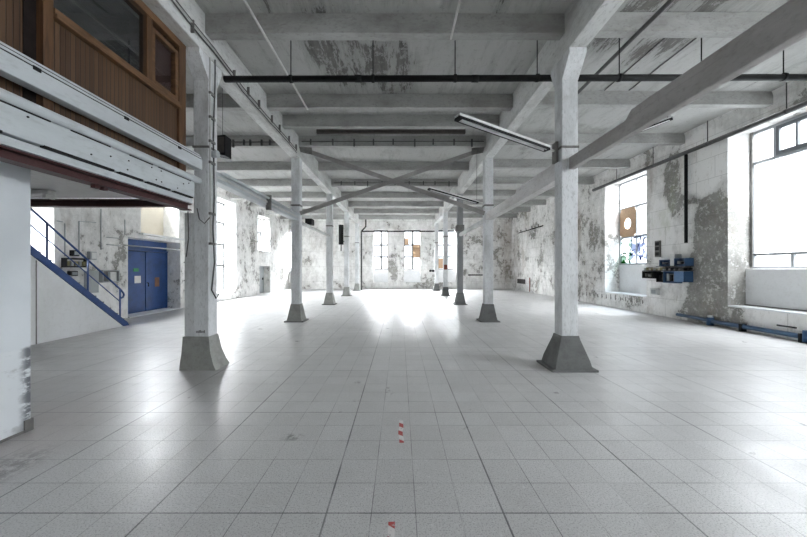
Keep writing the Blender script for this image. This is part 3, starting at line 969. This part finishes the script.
MB().box(-3.46, -3.43, 2.87, 2.97, Z(1.30), Z(3.46)).build('shaded_gap_strip', 'cabin_dark', cab)  # solid dark strip, the shade of the gap painted into its colour
MB().box(-3.47, -3.33, 3.06, 4.80, Z(2.44), Z(2.485), .005).build('sill_rail', 'wood', cab)
MB().box(-3.46, -3.35, 3.06, 4.80, Z(2.485), Z(2.54), .005).build('sill_rail', 'wood', cab)
MB().box(-3.47, -3.345, 3.06, 4.80, Z(3.38), Z(3.46), .005).build('head_rail', 'wood', cab)
MB().box(-3.425, -3.415, 3.06, 4.185, Z(2.54), Z(3.38)).build('glass_pane', 'cabin_glass', cab)['label'] = 'large dark reflecting pane'
ca = MB()
ca.box(-3.44, -3.37, 4.29, 4.34, Z(2.545), Z(3.30), .004)
ca.box(-3.44, -3.37, 4.73, 4.79, Z(2.545), Z(3.30), .004)
ca.box(-3.44, -3.37, 4.34, 4.73, Z(2.545), Z(2.60), .004)
ca.box(-3.44, -3.37, 4.34, 4.73, Z(3.25), Z(3.30), .004)
c_ = ca.build('casement', 'wood', cab)
MB().box(-3.415, -3.405, 4.34, 4.73, Z(2.60), Z(3.25)).build('pane', 'glass', c_)
MB().box(-3.46, -3.44, 4.29, 4.79, Z(2.545), Z(3.38)).build('shaded_interior_sheet', wood_mat('dark_red_shaded_interior', (.05, .02, .016), (.028, .012, .01), (9, 9, 1)), cab)  # opaque dark sheet painted as the shaded interior behind the casement

# partition under the mezzanine
wp = struct(MB().box(-3.95, -3.80, YR, 3.24, 0, Z(1.119)).build('wall_partition', 'partition'))
mb = MB()
mb.box(-3.97, -3.785, 3.18, 3.255, 0, .12)
mb.box(-3.80, -3.79, -2, 3.2, 0, .025)
struct(mb.build('baseboard_partition', 'steel'))
lmp = thing('strip_lamp', (-5.8, 4.5, Z(1.02)), 'white strip lamp fixed under the mezzanine ceiling beside the partition', 'lamp')
MB().box(-6.6, -4.95, 4.42, 4.54, Z(1.05), Z(1.118), .01).build('housing', 'white_metal', lmp)
for yy in (4.44, 4.52):
    MB().tube([(-6.55, yy, Z(1.02)), (-5.0, yy, Z(1.02))], .016).build('tube', 'tube', lmp)
MB().box(-5.02, -4.97, 4.42, 4.54, Z(1.0), Z(1.05)).build('tube_holder', 'white_metal', lmp)
MB().box(-6.58, -6.53, 4.42, 4.54, Z(1.0), Z(1.05)).build('tube_holder', 'white_metal', lmp)

# ------------------------------------------------------------------ blue stair
XS = -8.0
y_bot, sl = 9.15, .862
y_top = 5.95
st = thing('stair', (XS - .5, 7.5, 0), 'steel stair with blue stringer and railing, white panel below it', 'stair')
def line(y):
    return (y_bot - y) * sl
for q, xx in enumerate((XS, XS - .95)):
    MB().prism([(y_bot, 0), (y_bot + .16, 0), (y_bot + .1, .10), (y_top, line(y_top) + .17), (y_top, line(y_top) - .02)], 'x', xx - .05, xx).build('stringer', 'blue_steel', st)
n = 15
for q in range(n):
    y = y_bot - (q + .9) * (y_bot - y_top) / n
    MB().box(XS - .9, XS - .05, y, y + .25, line(y) + .02, line(y) + .05).build('tread', 'steel', st)
pn = MB().prism([(y_bot - .03, 0.0), (y_top, line(y_top) - .03), (y_top, 0)], 'x', XS - .045, XS - .015).build('side_panel', 'white_panel', st)
MB().box(XS - .016, XS - .008, 6.93, 6.95, 0, line(6.95) - .05).build('panel_seam', 'steel', pn)
rl = MB()
def hr(y, h):
    return (XS - .025, y, line(y) + h)
pts = [hr(y_top, .98), hr(9.05, .98), (XS - .025, 9.14, .98 + line(9.05) - .11), (XS - .025, 9.16, .90), (XS - .025, 9.12, .83), (XS - .025, 9.04, .82)]
MB().tube(pts, .022).build('handrail', 'blue_steel', st)
MB().tube([hr(y_top, .62), hr(9.03, .62)], .013).build('mid_rail', 'blue_steel', st)
for y in (6.2, 7.16, 8.10, 9.03):
    MB().tube([(XS - .025, y, line(y) + .1), (XS - .025, y, line(y) + .97)], .02).build('baluster', 'blue_steel', st)
landing = MB().box(XS - 1.15, XS, YM, 5.94, Z(1.12), Z(1.30))
tag(landing.build('stair_landing', 'soffit'), 'short landing slab joining the blue stair to the mezzanine', 'landing')

# ------------------------------------------------------------------ services on the door wall
t = thing('fuse_rack', (XL, 9.6, 1.9), 'black open fuse rack on the wall above the blue railing', 'electrical box', 'electrical boxes on the door wall')
mb = MB()
mb.box(XL, XL + .14, 8.55, 9.18, 1.70, 1.74)
mb.box(XL, XL + .14, 8.55, 9.18, 1.92, 1.96)
mb.box(XL, XL + .14, 8.55, 8.58, 1.74, 1.92)
mb.box(XL, XL + .14, 9.15, 9.18, 1.74, 1.92)
mb.build('housing', 'black', t)
for q in range(5):
    MB().box(XL, XL + .1, 8.61 + q * .11, 8.68 + q * .11, 1.745, 1.87).build('fuse', 'grey_box' if q % 2 else 'copper', t)
for (y, z, w, hgt, lab) in ((8.85, 2.02, .18, .16, 'small black switch box above the fuse rack'), (8.8, 1.46, .2, .14, 'small black switch box below the fuse rack'), (9.35, 1.93, .2, .24, 'grey meter box between the fuse rack and the blue door')):
    t = thing('switch_box', (XL, y, z), lab, 'electrical box', 'electrical boxes on the door wall')
    MB().box(XL, XL + .11, y - w / 2, y + w / 2, z, z + hgt, .012).build('housing', 'black' if 'black' in lab else 'grey_box', t)
    MB().box(XL + .11, XL + .125, y - w / 2 + .03, y + w / 2 - .03, z + .03, z + hgt - .03).build('cover', 'grey_box' if 'black' in lab else 'white_metal', t)
t = thing('wall_cabinet', (XL, 10.2, .9), 'narrow grey wall cabinet behind the railing', 'cabinet')
MB().box(XL, XL + .12, 9.16, 9.50, .95, 1.6, .01).build('body', 'grey_box', t)
MB().box(XL + .12, XL + .135, 9.18, 9.48, .98, 1.57, .005).build('door', 'grey_box', t)
t = thing('wall_niche_box', (XL, 10.75, 1.25), 'open grey box frame on the wall beside the blue door', 'box')
mb = MB()
mb.box(XL, XL + .12, 9.62, 9.65, 1.24, 1.62)
mb.box(XL, XL + .12, 10.18, 10.21, 1.24, 1.62)
mb.box(XL, XL + .12, 9.65, 10.18, 1.24, 1.27)
mb.box(XL, XL + .12, 9.65, 10.18, 1.59, 1.62)
mb.build('frame', 'grey_box', t)
MB().box(XL, XL + .02, 9.65, 10.18, 1.27, 1.59).build('back', 'steel', t)
MB().box(XL + .02, XL + .10, 9.90, 10.12, 1.27, 1.56, .01).build('lid', 'white_metal', t)
pipes = [([(8.62, 2.9), (8.62, 2.0)], 'thin wall conduit dropping to the fuse rack'), ([(9.0, 2.05), (9.0, 3.02), (9.5, 3.06)], 'thin wall conduit bending towards the blue door'),
         ([(8.42, 2.94), (8.56, 2.94)], 'short stub of conduit beside the window behind the stair'), ([(9.85, 2.65), (10.3, 2.66)], 'short horizontal conduit left on the door wall, upper of two'), ([(9.85, 2.42), (10.3, 2.42)], 'short horizontal conduit left on the door wall, lower of two'),
         ([(9.66, 3.5), (9.66, 2.25)], 'vertical grey conduit above the narrow wall cabinet'), ([(10.5, 3.3), (10.5, 2.8)], 'short vertical conduit beside the blue door head')]
for pts, lab in pipes:
    t = MB().tube([(XL + .03, y, z) for y, z in pts], .013, 8).build('wall_conduit', 'grey_box')
    tag(t, lab, 'pipe', 'conduits on the door wall')
mb = MB()
mb.tube([(XL + .05, 13.35, 1.94), (XL + .05, 13.65, 1.94)], .02, 8)
tag(mb.build('wall_hook', 'black'), 'upper black hook on the wall past the blue door', 'hook', 'hooks past the blue door')
mb = MB()
mb.tube([(XL + .05, 13.35, 1.17), (XL + .05, 13.65, 1.17)], .02, 8)
tag(mb.build('wall_hook', 'black'), 'lower black hook on the wall past the blue door', 'hook', 'hooks past the blue door')
t = MB().box(XL, XL + .16, 11.1, 13.3, Z(1.21), Z(1.275))
tag(t.build('wall_ledge', 'white_panel'), 'white ledge above the blue door', 'ledge')
t = MB().tube([(XL + .9, 14.6, 4.1), (XL + .7, 21.9, 3.35)], .025, 8)
mb = MB().tube([(XL, 19.4, 3.3), (XL + 1.5, 19.6, 3.5)], .03, 8)
tag(mb.build('wall_pole', 'white_rail'), 'thin white pole sticking out of the wall above the small grey door', 'pole')

# ------------------------------------------------------------------ the long dark pipe and its hangers
YP, ZP = 5.66, Z(3.41)
t = thing('overhead_pipe', (3, YP, ZP), 'long dark pipe hung across the hall below the ceiling', 'pipe')
MB().tube([(-3.15, YP, ZP), (XR - .01, YP, ZP + .04)], .055, 14).build('pipe_run', 'dark_pipe', t)
for q in range(7):
    x = -1.96 + q * 1.475
    if 2.6 < x < 2.95:
        continue
    zc = ZP + .004 * (x + 3)
    hg = MB().tube([(x, YP, zc), (x, YP, ZC if x < 2.7 else ZR)], .009, 8).build('hanger_rod', 'dark_pipe', t)
    MB().tube([(x - .025, YP, zc), (x + .025, YP, zc)], .068, 14).build('clamp', 'dark_pipe', hg)
for x in (-.75, 1.35):
    MB().tube([(x - .06, YP, ZP + .01), (x + .06, YP, ZP + .01)], .062, 14).build('coupling', 'dark_pipe', t)

# pipe along the window wall with its drop
t = thing('wall_pipe', (XR - .1, 11, Z(3.8)), 'dark grey pipe running high along the window wall with a drop pipe', 'pipe')
XP = XR - .12
MB().tube([(XP, YR, Z(3.70)), (XP, 14.8, Z(3.70))], .062, 12).build('pipe_run', 'grey_pipe', t)
MB().tube([(XP, 10.0, Z(3.63)), (XP, 10.0, Z(.83))], .045, 12).build('drop_pipe', 'dark_pipe', t)
for y in (7.4, 9.3, 11.3, 13.2):
    MB().tube([(XP, y, Z(3.70)), (XP, y, ZR)], .012, 8).build('hanger_rod', 'grey_pipe', t)
    MB().tube([(XP, y - .03, Z(3.70)), (XP, y + .03, Z(3.70))], .062, 12).build('clamp', 'grey_pipe', t)

# blue pipe on the floor below the big window
t = thing('floor_pipe', (XR - .15, 8, .0), 'blue pipe lying along the foot of the window wall', 'pipe')
xq = XR - .12
MB().tube([(xq, 5.5, .13), (xq, 9.15, .13)], .055, 12).build('pipe_run', 'pipe_blue', t)
MB().tube([(xq, 9.15, .15), (xq, 9.25, .15), (xq - .02, 10.3, .17)], .05, 12).build('pipe_run', 'pipe_blue', t)
MB().tube([(xq, 9.22, .01), (xq, 9.22, .24)], .085, 14).build('valve', 'blue_box', t)
MB().tube([(xq, 9.22, .24), (xq, 9.22, .30)], .06, 14).build('valve_cap', 'white_metal', t)
for y in (8.35, 7.1, 6.2):
    MB().box(xq - .075, xq + .08, y - .03, y + .03, 0, .2).build('clamp', 'dark_pipe', t)
MB().tube([(xq, 7.0, .02), (xq, 7.0, .28)], .09, 14).build('valve', 'blue_box', t)
MB().tube([(xq - .1, 7.14, .32), (xq - .1, 7.5, .32)], .02, 8).build('handle', 'black', t)

# ------------------------------------------------------------------ blue boxes on the wall
BG = 'electrical boxes beside the drop pipe'
def open_box(y0, y1, z0, z1, dp, mat, label, inside='black', front=None, extra=None):
    t = thing('switch_box', (XR, (y0 + y1) / 2, z0), label, 'electrical box', BG)
    w = .025
    m = MB()
    x0 = XR - dp
    m.box(x0, XR - .001, y0, y0 + w, z0, z1)
    m.box(x0, XR - .001, y1 - w, y1, z0, z1)
    m.box(x0, XR - .001, y0 + w, y1 - w, z0, z0 + w)
    m.box(x0, XR - .001, y0 + w, y1 - w, z1 - w, z1)
    m.box(XR - .03, XR - .001, y0 + w, y1 - w, z0 + w, z1 - w)
    m.build('housing', mat, t)
    if front:
        MB().box(x0 - .012, x0, y0 + .005, y1 - .005, z0 + .005, z1 - .005, .004).build('lid', front, t)
    else:
        n = max(2, int((y1 - y0) / .13))
        for q in range(n):
            ya = y0 + w + .02 + q * (y1 - y0 - 2 * w) / n
            MB().box(x0 + .06, XR - .03, ya, ya + .07, z0 + .06, z1 - .08 - .04 * (q % 2), .006).build('switch', ['copper', 'grey_box', 'steel'][q % 3] if inside != 'black' else ['steel', 'black', 'grey_box'][q % 3], t)
    return t
open_box(9.88, 10.22, 1.24, 1.58, 0.30, 'blue_box', 'bright blue closed box at the end of the lower box row, nearest the drop pipe', front='light_blue')
open_box(10.26, 10.70, 1.19, 1.58, 0.26, 'blue_box', 'blue open box second in the lower row, beside the bright blue lid')
open_box(10.73, 11.02, 1.20, 1.56, 0.24, 'black', 'black open switch box in the lower row beside the blue open box')
open_box(11.10, 11.56, 1.32, 1.58, .32, 'black', 'black framed box with a pale face ending the lower row towards the boarded window', inside='x')
open_box(9.86, 10.26, 1.755, 2.0, 0.28, 'blue_box', 'dark blue open box on top of the shelf nearest the drop pipe')
open_box(10.50, 10.92, 1.755, 1.97, 0.22, 'blue_box', 'small blue open box standing on the shelf towards the boarded window')
t = open_box(10.29, 10.47, 1.755, 2.14, 0.22, 'grey_box', 'upright pale grey box on the shelf between two blue boxes', front='white_metal')
t = thing('wire_shelf', (XR, 10.7, 1.59), 'narrow shelf of tangled wiring and fuses between the box rows', 'shelf')
MB().box(XR - .27, XR - .001, 9.86, 11.6, 1.59, 1.607).build('shelf_board', 'black', t)
MB().box(XR - .27, XR - .001, 9.86, 11.0, 1.735, 1.752).build('shelf_board', 'black', t)
random.seed(11)
for q in range(16):
    y = 9.92 + q * .104
    m_ = ('copper', 'cream', 'copper', 'grey_box')[q % 4] if q > 6 else ('black', 'steel')[q % 2]
    MB().box(XR - .26, XR - .06, y, y + random.uniform(.05, .09), 1.608, 1.608 + random.uniform(.05, .11), .005).build('fuse', m_, t)
MB().tube([(XR - .2, 9.72, 1.66), (XR - .2, 9.86, 1.66)], .03).build('stub', 'black', t)
t = thing('wall_socket', (XR, 11.4, .73), 'small white worn box on the wall below the black framed box', 'box')
MB().box(XR - .09, XR - .001, 11.15, 11.5, .73, .96, .015).build('housing', 'white_metal', t)
MB().box(XR - .10, XR - .09, 11.23, 11.42, .77, .92, .005).build('cover', 'grey_box', t)
t = thing('slot_plate', (XR, 11.2, 2.08), 'tall dark slotted plate on the wall above the blue boxes', 'plate')
MB().box(XR - .05, XR - .001, 11.1, 11.32, 2.08, 2.66, .008).build('plate', 'steel', t)
for z in (2.13, 2.32, 2.49):
    MB().box(XR - .062, XR - .05, 11.13, 11.29, z, z + .12).build('slot', 'black', t)

# pegs under the boarded window
random.seed(21)
for q in range(15):
    y = 11.9 + q * .3
    h_ = random.uniform(.13, .24)
    t = MB().tube([(XR - .035, y, .34), (XR - .035, y, .34 + h_)], .013, 6)
    t.tube([(XR, y, .40), (XR - .035, y, .40)], .012, 6)
    tag(t.build('wall_peg', 'steel'), 'short dark peg in the row low on the wall under the boarded window', 'peg', 'row of pegs low on the window wall')

# coat rail far down the window wall
t = thing('wall_rail', (XR, 22.4, 4.2), 'dark rail with small hooks high on the wall near the far corner', 'rail')
MB().tube([(XR - .08, 20.1, 4.42), (XR - .08, 24.2, 4.42)], .035, 8).build('rail_bar', 'dark_pipe', t)
for q in range(4):
    y = 20.6 + q * 1.0
    MB().tube([(XR, y, 4.42), (XR - .14, y, 4.42), (XR - .16, y, 4.6)], .025, 8).build('hook', 'dark_pipe', t)
t = MB().box(XR - .1, XR - .001, 20.1, 20.5, .9, 1.0)
t = MB().tube([(XR - .06, 22.2, .05), (XR - .06, 22.2, 1.05)], .03, 8)
tag(t.build('riser_pipe', 'rust'), 'short rusty red riser at the foot of the far window wall', 'pipe')
t = MB().box(XR - .05, XR - .001, 23.1, 24.6, .55, .9, .02)
tag(t.build('wall_hatch', 'dark_brown'), 'low dark hatch near the far corner of the window wall', 'hatch')

# ------------------------------------------------------------------ lamps
def strip_lamp(a, b, label, group=None, wire=True, w=.13):
    a, b = Vector(a), Vector(b)
    t = thing('strip_lamp', (a + b) / 2, label, 'lamp', group)
    d_ = (b - a).normalized()
    up = Vector((0, 0, 1))
    s = d_.cross(up).normalized()
    MB().bar(a, b, w, .035).build('reflector', 'white_metal', t)
    m = MB()
    dn = s.cross(d_).normalized() * -1
    if dn.z > 0:
        dn = -dn
    L = (b - a).length
    m.bar(a + dn * .03 + s * (w / 2 - .012), b + dn * .03 + s * (w / 2 - .012), .012, .05)
    m.bar(a + dn * .03 - s * (w / 2 - .012), b + dn * .03 - s * (w / 2 - .012), .012, .05)
    m.build('side_rim', 'black', t)
    MB().bar(a + dn * .03, a + dn * .03 + d_ * .06, w - .03, .05).build('tube_holder', 'black', t)
    MB().bar(b + dn * .03 - d_ * .06, b + dn * .03, w - .03, .05).build('tube_holder', 'black', t)
    for q in (-.028, .028):
        MB().tube([a + dn * .042 + s * q + d_ * .06, b + dn * .042 + s * q - d_ * .06], .015, 10).build('tube', 'tube', t)
    return t, a, b
LG = 'slim tube lamps bracketed on the columns facing the blue boxes'
t, a, b = strip_lamp((.815, 4.5, Z(2.19)), (2.49, 5.32, Z(2.045)), 'slim tube lamp reaching out from the tall first column facing the blue boxes', LG)
MB().tube([b, (2.62, 5.35, Z(2.0))], .016).build('bracket_arm', 'white_metal', t)
MB().box(2.615, 2.655, 5.28, 5.42, Z(1.80), Z(2.14)).build('wall_plate', 'steel', t)
t, a, b = strip_lamp((.84, 9.2, Z(2.37)), (2.48, 10.05, Z(2.14)), 'slim tube lamp reaching out from the second column facing the blue boxes', LG)
MB().tube([b, (2.652, 10.06, Z(2.11))], .016).build('bracket_arm', 'white_metal', t)
MB().tube([(2.45, 10.05, Z(2.15)), (2.45, 10.05, ZC - .001)], .006).build('wire', 'cable', t)
LG2 = 'strip lamps under the ceiling of the window bay'
for i, (a, b, w_) in enumerate((((7.05, 9.7, ZR - .22), (7.65, 8.85, ZR - .12), 'between the big and the boarded window'), ((6.6, 16.9, ZR - .24), (7.1, 15.3, ZR - .24), 'further down, seen behind the tall column'), ((6.8, 21.7, ZR - .24), (7.2, 20.15, ZR - .24), 'far down the hall before the end wall'))):
    t, a, b = strip_lamp(a, b, 'white strip lamp under the window bay ceiling ' + w_, LG2)
    for e in (a.lerp(b, .1), a.lerp(b, .9)):
        MB().tube([e, (e.x, e.y, ZR - .001)], .01).build('suspension', 'steel', t)
t = MB().box(-2.45, 1.92, 9.22, 9.32, Z(3.98), ZC - .001, .008)  # plain dark bar set against the slab
tag(t.build('ceiling_dark_bar', 'dark_brown'), 'long dark bar under the ceiling between two cross beams', 'batten')
# packers that hold it to the slab are part of it
# ------------------------------------------------------------------ ceiling conduits
def conduit(pts, r, label, mat, clips=0, grp='conduits on the ceiling'):
    t = thing('ceiling_conduit', pts[0], label, 'conduit', grp)
    MB().tube(pts, r, 8).build('conduit_run', mat, t)
    return t
conduit([(-2.20, 1.5, ZB - .02), (-2.20, 7.5, ZB - .02)], .02, 'thin pale conduit under the cross beams beside the cabin girder', 'white_rail')
conduit([(.88, 1.5, ZB - .02), (.84, 5.2, ZB - .02)], .018, 'short pale conduit ending at the first cross beam of the central bay', 'white_rail')
conduit([(4.05, 1.5, Z(4.015)), (4.05, 7.8, Z(4.015))], .035, 'thick grey conduit under the window bay cross beams near the tall column', 'grey_pipe')
conduit([(5.0, 5.6, ZR - .013), (5.0, 7.7, ZR - .013)], .012, 'thin dark conduit on the slab of the window bay, nearer the thick conduit', 'cable')
conduit([(5.6, 5.6, ZR - .013), (5.6, 7.7, ZR - .013)], .012, 'thin dark conduit on the slab of the window bay, nearer the windows', 'cable')
def clipped(y, x0, x1, label, n=9, z=ZB + .14):
    t = thing('beam_conduit', ((x0 + x1) / 2, y, z), label, 'conduit', 'clipped conduits along the cross beams')
    MB().tube([(x0, y - .03, z), (x1, y - .03, z)], .014, 8).build('conduit_run', 'cable', t)
    for q in range(n):
        x = x0 + (q + .5) * (x1 - x0) / n + random.uniform(-.06, .06)
        h_ = random.choice((.10, .12, .17))
        MB().box(x - .022, x + .022, y - .055, y - .001, z - h_, z + .07).build('clip', 'cable', t)
    return t
clipped(9.8, -3.05, 2.6, 'dark conduit with clips on the beam above the crossed brace bars')
clipped(14.5, -3.05, 2.6, 'dark conduit with clips on the beam behind the crossed brace bars')
clipped(9.8, -5.35, -3.85, 'short dark conduit with hooks on the beam beyond the black loudspeaker', 5, ZB + .12)
# cable bundle along the cabin girder
t = thing('cable_run', (-3.14, 6, Z(3.7)), 'bundle of cables hooked along the girder from the cabin column', 'cable')
rnd = random.Random(4)
for q, (z0, r) in enumerate(((3.74, .010), (3.70, .009), (3.66, .011))):
    pts = [(-3.135, y, Z(z0 + rnd.uniform(-.012, .012) - .12 * max(0, min(1, (y - 5.3) / 1)) + .04 * max(0, (5.0 - y)))) for y in [1.0 + .33 * j for j in range(27)]]
    MB().tube(pts, r, 6).build('cable', 'cable' if q != 1 else 'white_rail', t)
for y in [2.4, 3.2, 4.1, 4.75, 5.95, 6.5, 7.0, 7.7, 8.2, 8.9, 9.5]:
    MB().box(-3.16, -3.11, y, y + .018, Z(3.57), Z(3.76)).build('hook', 'steel', t)
# cable tails down the cabin column
t = COLS['cabin', 0]
pts = [(-3.14, 5.35, Z(3.55)), (-3.12, 5.32, Z(3.3)), (-3.14, 5.3, Z(2.2)), (-3.13, 5.31, Z(1.2)), (-3.14, 5.29, Z(.7)), (-3.12, 5.3, Z(.1)), (-3.15, 5.27, Z(-.35)), (-3.09, 5.3, Z(-.5)), (-3.05, 5.3, Z(-.42))]
MB().tube(pts, .013, 6).build('cable', 'cable', t)
MB().tube([(-3.145, 5.22, Z(3.5)), (-3.145, 5.22, Z(1.7)), (-3.145, 5.23, Z(.4))], .014, 6).build('cable', 'white_rail', t)
MB().tube([(-3.34, 5.185, Z(1.0)), (-3.30, 5.18, Z(.82)), (-3.22, 5.185, Z(.75)), (-3.14, 5.2, Z(.85))], .008, 6).build('cable', 'cable', t)
MB().tube([(-3.5, 5.2, Z(.95)), (-3.49, 5.2, Z(.5)), (-3.53, 5.2, Z(.2))], .008, 6).build('cable', 'cable', t)
for z in (2.9, 2.5, 2.1, 1.75, .9, .4):
    MB().box(-3.16, -3.125, 5.2, 5.34, Z(z), Z(z) + .04).build('clip', 'steel', t)
MB().tube([(-3.16, 5.3, Z(1.93)), (-3.06, 5.3, Z(1.93))], .06, 14).build('junction_box', 'grey_box', t)

# loudspeaker on a wire
t = thing('loudspeaker', (-3.66, 6.5, Z(2.31)), 'black box loudspeaker hanging on a wire behind the cabin column', 'loudspeaker')
MB().prism([(-3.76, Z(2.34)), (-3.545, Z(2.30)), (-3.545, Z(2.72)), (-3.76, Z(2.70))], 'y', 6.38, 6.62).build('box', 'black', t)
MB().box(-3.745, -3.56, 6.372, 6.381, Z(2.36), Z(2.68)).build('front_grille', 'dark_brown', t)
MB().tube([(-3.66, 6.5, Z(2.7)), (-3.66, 6.5, ZC)], .006, 6).build('wire', 'cable', t)

# things along the far columns and end wall
t = thing('pipe_run', (0, 24.55, 0), 'dark horizontal pipe before the end wall windows with a riser at the last cabin-row column', 'pipe')
MB().tube([(-3.05, 24.9, Z(2.98)), (4.3, 24.9, Z(2.98))], .055, 10).build('pipe_run', 'dark_pipe', t)
MB().tube([(-3.05, 24.9, Z(2.98)), (-2.7, 24.9, Z(3.35)), (-2.7, 24.9, Z(4.1))], .06, 10).build('elbow', 'dark_pipe', t)
MB().tube([(-3.05, 24.9, 0), (-3.05, 24.9, Z(2.98))], .06, 10).build('riser', 'grey_pipe', t)
t = thing('hanging_cylinder', (-3.6, 19.3, 2.9), 'dark cylinder fixed beside the fourth column of the cabin row', 'cylinder')
MB().tube([(-3.6, 19.25, 3.15), (-3.6, 19.25, 4.35)], .15, 14).build('drum', 'dark_pipe', t)
MB().box(-3.62, -3.42, 19.3, 19.36, 3.3, 3.38).build('bracket', 'steel', t)
MB().tube([(-3.6, 19.25, 2.75), (-3.6, 19.25, 3.15)], .03, 8).build('outlet', 'dark_pipe', t)
t = thing('wall_valve', (2.7, YB, 1.4), 'dark valve cluster on the end wall between two windows', 'valve')
MB().tube([(2.45, YB - .08, 1.5), (3.05, YB - .08, 1.5)], .045, 8).build('pipe', 'dark_pipe', t)
for x in (2.5, 2.72, 2.95):
    MB().tube([(x, YB - .22, 1.5), (x, YB - .02, 1.5)], .1, 10).build('valve_wheel', 'dark_pipe', t)
t = MB().tube([(5.6, YB - .06, 1.16), (7.3, YB - .06, 1.16)], .04, 8)
tag(t.build('wall_bar', 'dark_pipe'), 'dark bar low on the end wall near the stained corner', 'bar')
for x0, z, x1, z1, lab in ((-2.6, 4.25, -1.1, 4.62, 'thin pale pole before the end wall window next to the riser'), (3.1, 4.15, 5.4, 4.55, 'thin pale pole before the end wall beside the last column facing the blue boxes')):
    t = MB().tube([(x0, YB - .001, z), (x0, 25.5, z), (x1, 25.4, z1)], .035, 8)
    tag(t.build('wall_pole', 'white_rail'), lab, 'pole')
t = COLS['box', 2]
MB().box(2.63, 2.98, 14.6, 14.93, Z(1.75), Z(2.05), .01).build('clamp_band', 'steel', t)
MB().box(2.60, 2.63, 14.7, 14.8, Z(1.8), Z(2.0)).build('clamp_lug', 'steel', t)

# ------------------------------------------------------------------ marks on the floor
TG = 'red and white tape on the floor'
random.seed(2)
def tape(x0, x1, y0, y1, label):
    m = MB()
    n = 6
    lo, hi = [], []
    for q in range(n + 1):
        y = y0 + (y1 - y0) * q / n
        dx = random.uniform(-.006, .006)
        lo.append((x0 + dx, y))
        hi.append((x1 + dx, y))
    m.prism(lo + hi[::-1], 'z', 0.0, .0025)
    tag(m.build('floor_tape', 'tape'), label, 'tape', TG)
tape(-.012, .032, 3.0, 3.44, 'short red and white tape strip on the floor tiles, the farther of two')
tape(-.075, -.032, 1.6, 2.06, 'short red and white tape strip on the nearest floor tiles, cut by the frame')
